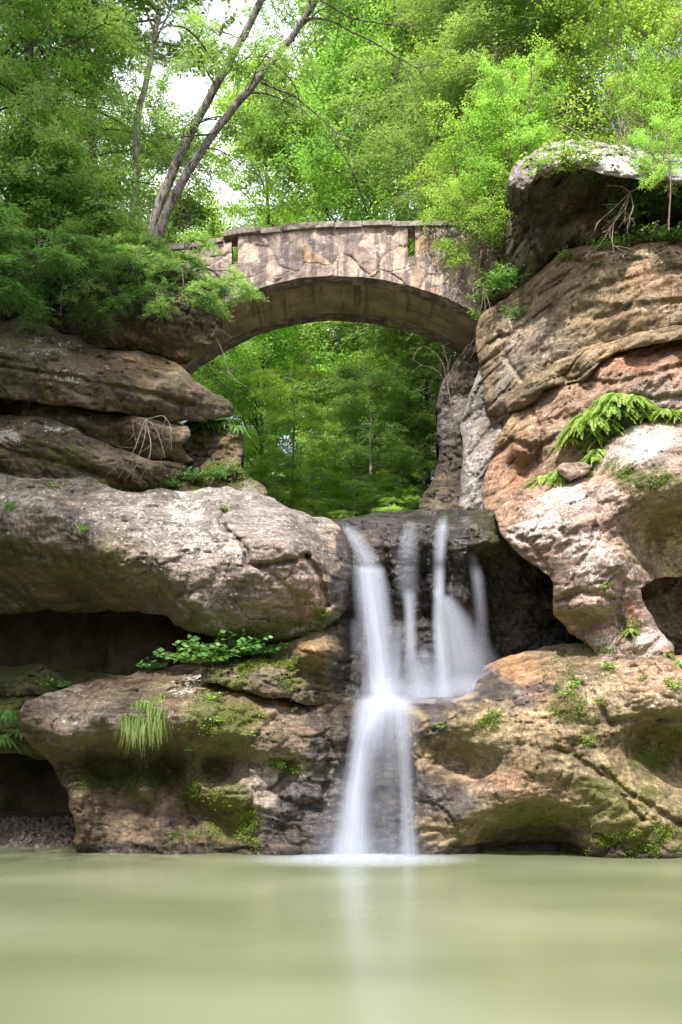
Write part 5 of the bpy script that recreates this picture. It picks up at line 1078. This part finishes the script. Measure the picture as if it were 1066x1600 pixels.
for px, py, rk, sc, lb in [(318,1030,'F',1.35,'leafy green herb in front of the dark cave under the boulder'),(360,1024,'F',1.5,'tallest leafy herb on the rubble ledge under the boulder'),(402,1026,'F',1.25,'leafy herb at the right end of the rubble ledge'),(245,1046,'A',0.6,'small leafy herb growing behind the brown ledge'),(95,1075,'C',0.7,'dark leafy herb on the mossy cave shelf'),
        (270,762,'G5',0.6,'leafy herb on top of the big boulder beneath the pale roots'),(305,752,'G5',0.8,'light green herb at the foot of the square block'),(340,748,'G5',0.75,'green herb below the square block'),(365,742,'G5',0.55,'little herb at the outer corner of the square block'),
        (880,300,'N2',1.0,'leafy herb beneath the cap stone'),(905,318,'N2',0.8,'leafy herb hanging below the middle of the cap stone'),(985,350,'N2',1.1,'dark leafy herb beside the tangled pale roots'),(1015,365,'N2',1.0,'dark leafy herb at the right beneath the cap stone'),(960,378,'N2',0.8,'leafy herb on the ledge left of the tangled roots'),(790,470,'N2',0.8,'leafy herb right of the bridge end'),(805,500,'M1',0.7,'leafy herb in the crack right of the arch foot'),(770,480,'N2',0.8,'leafy herb draped beside the bridge end')]:
    sprout('herb', lb, HERB, rk, px, py, sc * 1.2, r_.uniform(-0.8, 0.8), 'herb', None, {'F': 0.35, 'N2': 0.9}.get(rk, 0.12))
HERB_L = (HERB[0], HERB[1].copy()); HERB_L[1].materials[0] = M_LIME
for px, py, sc, lb in [(855,290,1.1,'yellow green leaves hanging from the left end of the pale cap stone'),(885,280,1.3,'yellow green leaves hanging from the middle of the pale cap stone'),(918,276,1.0,'leaves under the pale cap stone left of the tangled roots')]:
    sprout('hanging_leaves', lb, HERB_L, 'N', px, py, sc, r_.uniform(-1, 1), 'herb', None, 0.15)
for px, py, sc, pr in [(962,388,0.8,HERB_L),(1000,380,0.9,HERB),(1030,378,1.0,HERB_L),(1058,380,1.0,HERB),(935,392,0.6,HERB),(890,402,0.6,HERB_L),(1015,372,0.8,HERB)]:
    sprout('ledge_herb', 'leafy herb along the ledge where the upper right cliff meets the dark recess', pr, 'M1', px, py, sc, r_.uniform(-1, 1), 'herb', 'herbs along the upper right ledge', 0.06)
for px, py, sc in [(760,470,0.9),(750,500,0.7),(775,455,0.9),(790,440,0.8)]:
    sprout('ledge_herb', 'leaves draped over the rock beside the right foot of the arch', HERB_L, 'N2', px, py, sc, r_.uniform(-1, 1), 'herb', 'leaves beside the arch foot', 0.1)
gG = 'hanging grass on the brown ledge'
for px, py, sc in [(205,1120,0.8),(225,1100,0.9),(240,1110,0.8),(215,1130,0.8),(252,1092,0.7),(235,1125,0.9)]:
    sprout('grass_tuft', 'pale green grass tuft trailing over the lip of the brown ledge', GRASS, 'A', px, py, sc, r_.uniform(-0.6, 0.6), 'grass tuft', gG, 0.05)
for px, py, rk, sc, lb in [(925,1010,'K',0.75,'grass tuft at the foot of the pale boulder'),(945,1018,'K',0.6,'second grass tuft at the foot of the pale boulder'),(18,790,'B',0.6,'dry grass tuft on the big boulder at the left edge')]:
    sprout('grass_tuft', lb, GRASS, rk, px, py, sc, r_.uniform(-0.6, 0.6), 'grass tuft', None, 0.06)
gS = 'small green tufts on the tan ledge'
for px, py in [(910,1155),(918,1165),(775,1118),(765,1122),(868,1112),(895,1072),(880,1085),(692,1136),(1040,1065),(1050,1075),(940,1100),(955,1045),(1000,1060)]:
    sprout('rock_tuft', 'small green tuft rooted in a seam of the tan ledge', HERB_S, 'K', px, py, r_.uniform(0.7, 1.2), r_.uniform(0, 6), 'tuft', gS, 0.02)
for px, py in [(415,1122),(452,1112),(300,1172),(345,1128),(395,1150),(330,1090),(440,1198),(420,1190),(460,1205)]:
    sprout('rock_tuft', 'small green tuft clinging to the brown ledge', HERB_S, 'A', px, py, r_.uniform(0.7, 1.1), r_.uniform(0, 6), 'tuft', 'small green tufts on the brown ledge', 0.02)
for px, py in [(348,798),(90,762),(135,830),(505,962),(500,975)]:
    sprout('rock_tuft', 'small green tuft in a crack of the big grey boulder', HERB_S, 'B', px, py, r_.uniform(0.7, 1.1), r_.uniform(0, 6), 'tuft', 'small green tufts on the big boulder', 0.02)
sprout('rock_tuft', 'tiny green tuft on the face of the pale boulder', HERB_S, 'L', 942, 918, 0.8, 0, 'tuft', None, 0.02)

def moss_cover(key, blobs, n, seed, size=0.03):
    r = np.random.default_rng(seed); R = ROCKS[key]; w_ = np.zeros(len(R.px))
    for B in blobs: w_ = np.maximum(w_, blob(R.px, R.py, B) * B[4])
    w_ *= sstep(-0.15, 0.35, fbm(R.V[:, 0] * 3, R.V[:, 1] * 3, R.V[:, 2] * 3, 3)); w_ /= w_.sum()
    i = r.choice(len(w_), n, p=w_); P = R.V[i] + r.normal(size=(n, 3)) * 0.018 - np.array([0, 0.015, 0])
    D = r.normal(size=(n, 3)) + np.array([0, -0.6, -0.2]); V, q = leaves(P, D, size * r.uniform(0.5, 1.3, n), size * 0.7, r, 0.2, 0.8, (0, -0.7, 0.7))
    o = obj('ground_cover', mesh_data('ground_cover', V, [q], M_MOSS, False, {'var': np.repeat(np.clip(0.5 + r.normal(size=n) * 0.25, 0, 1), 4)})); tag(o, kind='stuff')
moss_cover('A', [(370,1290,34,40,1.0),(430,1200,40,20,0.6),(320,1225,40,24,0.7),(200,1215,90,16,0.35),(340,1130,60,40,0.3),(300,1310,30,16,0.7)], 6000, 1)
moss_cover('K', [(1020,1312,46,20,1.0),(950,1318,50,12,0.9),(840,1280,60,14,0.4),(1045,1165,40,30,0.5),(885,1080,24,50,0.3),(905,1130,24,40,0.3),(765,1128,30,10,0.5),(870,1045,30,20,0.3)], 6000, 2)
moss_cover('L', [(930,735,60,14,1.0),(985,985,16,20,0.7),(1010,760,50,16,0.5),(930,1010,40,12,1.0)], 2500, 4)
moss_cover('G5', [(320,668,60,12,0.8),(340,745,50,22,1.0),(300,690,20,30,0.4)], 3000, 5)
moss_cover('B', [(430,990,90,12,0.8),(180,755,140,10,0.5),(510,960,16,20,0.8)], 2500, 6)
moss_cover('N', [(900,222,100,8,1.0),(850,230,40,8,1.0),(1010,236,60,8,1.0)], 2500, 7)
moss_cover('F', [(385,1035,50,26,1.0),(440,1050,36,22,0.8)], 3500, 3)

def roots(name, label, paths, cat, mat, r0=0.012, split=3, seed=0):
    o = twig_set(name, None, paths, mat, r0, split, seed); tag(o, label, cat); return o
roots('hanging_roots', 'pale bare roots arching down over the thin slab of the left cliff', [[at(228,655,18.7),at(214,690,18.5),at(205,715,18.4),at(185,748,18.4)],[at(228,655,18.7),at(226,690,18.5),at(214,720,18.4),at(206,752,18.4)],[at(228,655,18.7),at(242,665,18.5),at(252,690,18.4),at(258,715,18.4)],[at(228,655,18.7),at(236,690,18.5),at(234,720,18.3),at(218,752,18.3)],[at(228,655,18.7),at(255,648,18.6),at(268,665,18.5),at(268,705,18.5)],[at(228,655,18.7),at(216,652,18.6),at(206,660,18.6),at(214,700,18.5)]], 'roots', M_ROOT, 0.008, 3, 5)
roots('tangled_roots', 'tangle of pale bare roots hanging below the cap stone', [[at(985,300,18.2),at(1005,290,18.0),at(1032,296,17.9)],[at(985,300,18.2),at(965,320,18.1),at(945,338,18.1),at(930,350,18.1)],[at(985,300,18.2),at(975,330,18.0),at(955,352,18.0),at(952,372,18.0)],[at(985,300,18.2),at(990,325,18.0),at(982,345,18.0),at(992,340,18.0)],[at(985,300,18.2),at(970,290,18.1),at(948,290,18.1)],[at(985,300,18.2),at(960,345,18.0),at(955,380,17.9),at(970,392,17.9)],[at(985,300,18.2),at(978,325,18.0),at(975,350,18.0)]], 'roots', M_ROOT, 0.011, 6, 6)
roots('bare_twigs', 'bundle of dry bare stems standing above the cap stone', [[at(975,238,18.9),at(968,190,18.9),at(950,135,18.9)],[at(975,238,18.9),at(978,180,18.9),at(972,130,18.9)],[at(975,238,18.9),at(985,200,18.9),at(1002,150,18.9)],[at(975,238,18.9),at(960,200,18.9),at(938,165,18.9)]], 'stems', M_ROOT, 0.010, 9, 7)
roots('thin_sapling', 'thin bare sapling stem crossing the cap stone at right', [[at(1045,360,17.2),at(1047,300,17.1),at(1050,250,17.1),at(1042,200,17.2)]], 'sapling', M_TWIG, 0.016, 5, 8)
roots('dangling_twigs', 'dry twigs dangling across the left foot of the arch', [[at(325,505,20.6),at(345,540,20.5),at(355,575,20.5),at(362,595,20.5)],[at(325,505,20.6),at(345,515,20.4),at(362,528,20.4)]], 'twigs', M_ROOT, 0.007, 4, 9)
roots('dangling_twigs', 'dry twigs dangling at the right foot of the arch', [[at(757,450,20.4),at(760,490,20.3),at(752,530,20.3),at(757,550,20.3)],[at(757,450,20.4),at(748,500,20.3),at(742,540,20.3)],[at(757,450,20.4),at(766,480,20.2),at(768,505,20.2)]], 'twigs', M_TWIG, 0.007, 5, 10)
roots('dead_brush', 'grey dead brush caught on the dark wall under the arch', [[at(700,600,22.2),at(690,560,22.1),at(665,540,22.0),at(650,545,22.0)],[at(700,600,22.2),at(700,560,22.1),at(685,530,22.0)],[at(700,600,22.2),at(706,640,22.0),at(702,690,22.0)],[at(700,600,22.2),at(716,570,22.0),at(730,550,22.0)],[at(700,600,22.2),at(680,575,22.0),at(655,570,22.0)]], 'brush', M_TWIG, 0.009, 9, 11)

# thin spray hanging where the cascade meets the pool
def mist():
    m, t, out = new_mat('spray_mist'); k = NT(t)
    tc = k.n('TexCoord'); gr = k.n('TexGradient', gradient_type='SPHERICAL'); mp = k.n('Mapping'); k.link(tc.outputs['Object'], mp.inputs[0]); k.link(mp.outputs[0], gr.inputs[0])
    v = k.n('VolumePrincipled'); v.inputs['Color'].default_value = (0.95, 0.96, 1.0, 1); v.inputs['Anisotropy'].default_value = 0.2
    k.link(k.math('MULTIPLY', k.math('POWER', gr.outputs['Fac'], 1.4), 2.2), v.inputs['Density']); k.link(v.outputs[0], out.inputs['Volume'])
    V, q = [], []
    n, kk = 10, 20
    for i in range(n + 1):
        for j in range(kk):
            a = math.pi * i / n; b = 2 * math.pi * j / kk; V.append((math.sin(a) * math.cos(b), math.sin(a) * math.sin(b), math.cos(a)))
    for i in range(n):
        for j in range(kk): q.append([i * kk + j, i * kk + (j + 1) % kk, (i + 1) * kk + (j + 1) % kk, (i + 1) * kk + j])
    me = mesh_data('mist', np.array(V), [np.array(q)], m)
    for nm, loc, sc in (('mist', (0.25, 16.5, 0.05), (1.7, 0.7, 0.55)), ('mist', tuple(at(690, 1075, 17.9)), (1.0, 0.5, 0.55))):
        o = obj(nm, me); o.location = loc; o.scale = sc; tag(o, kind='stuff')
mist()
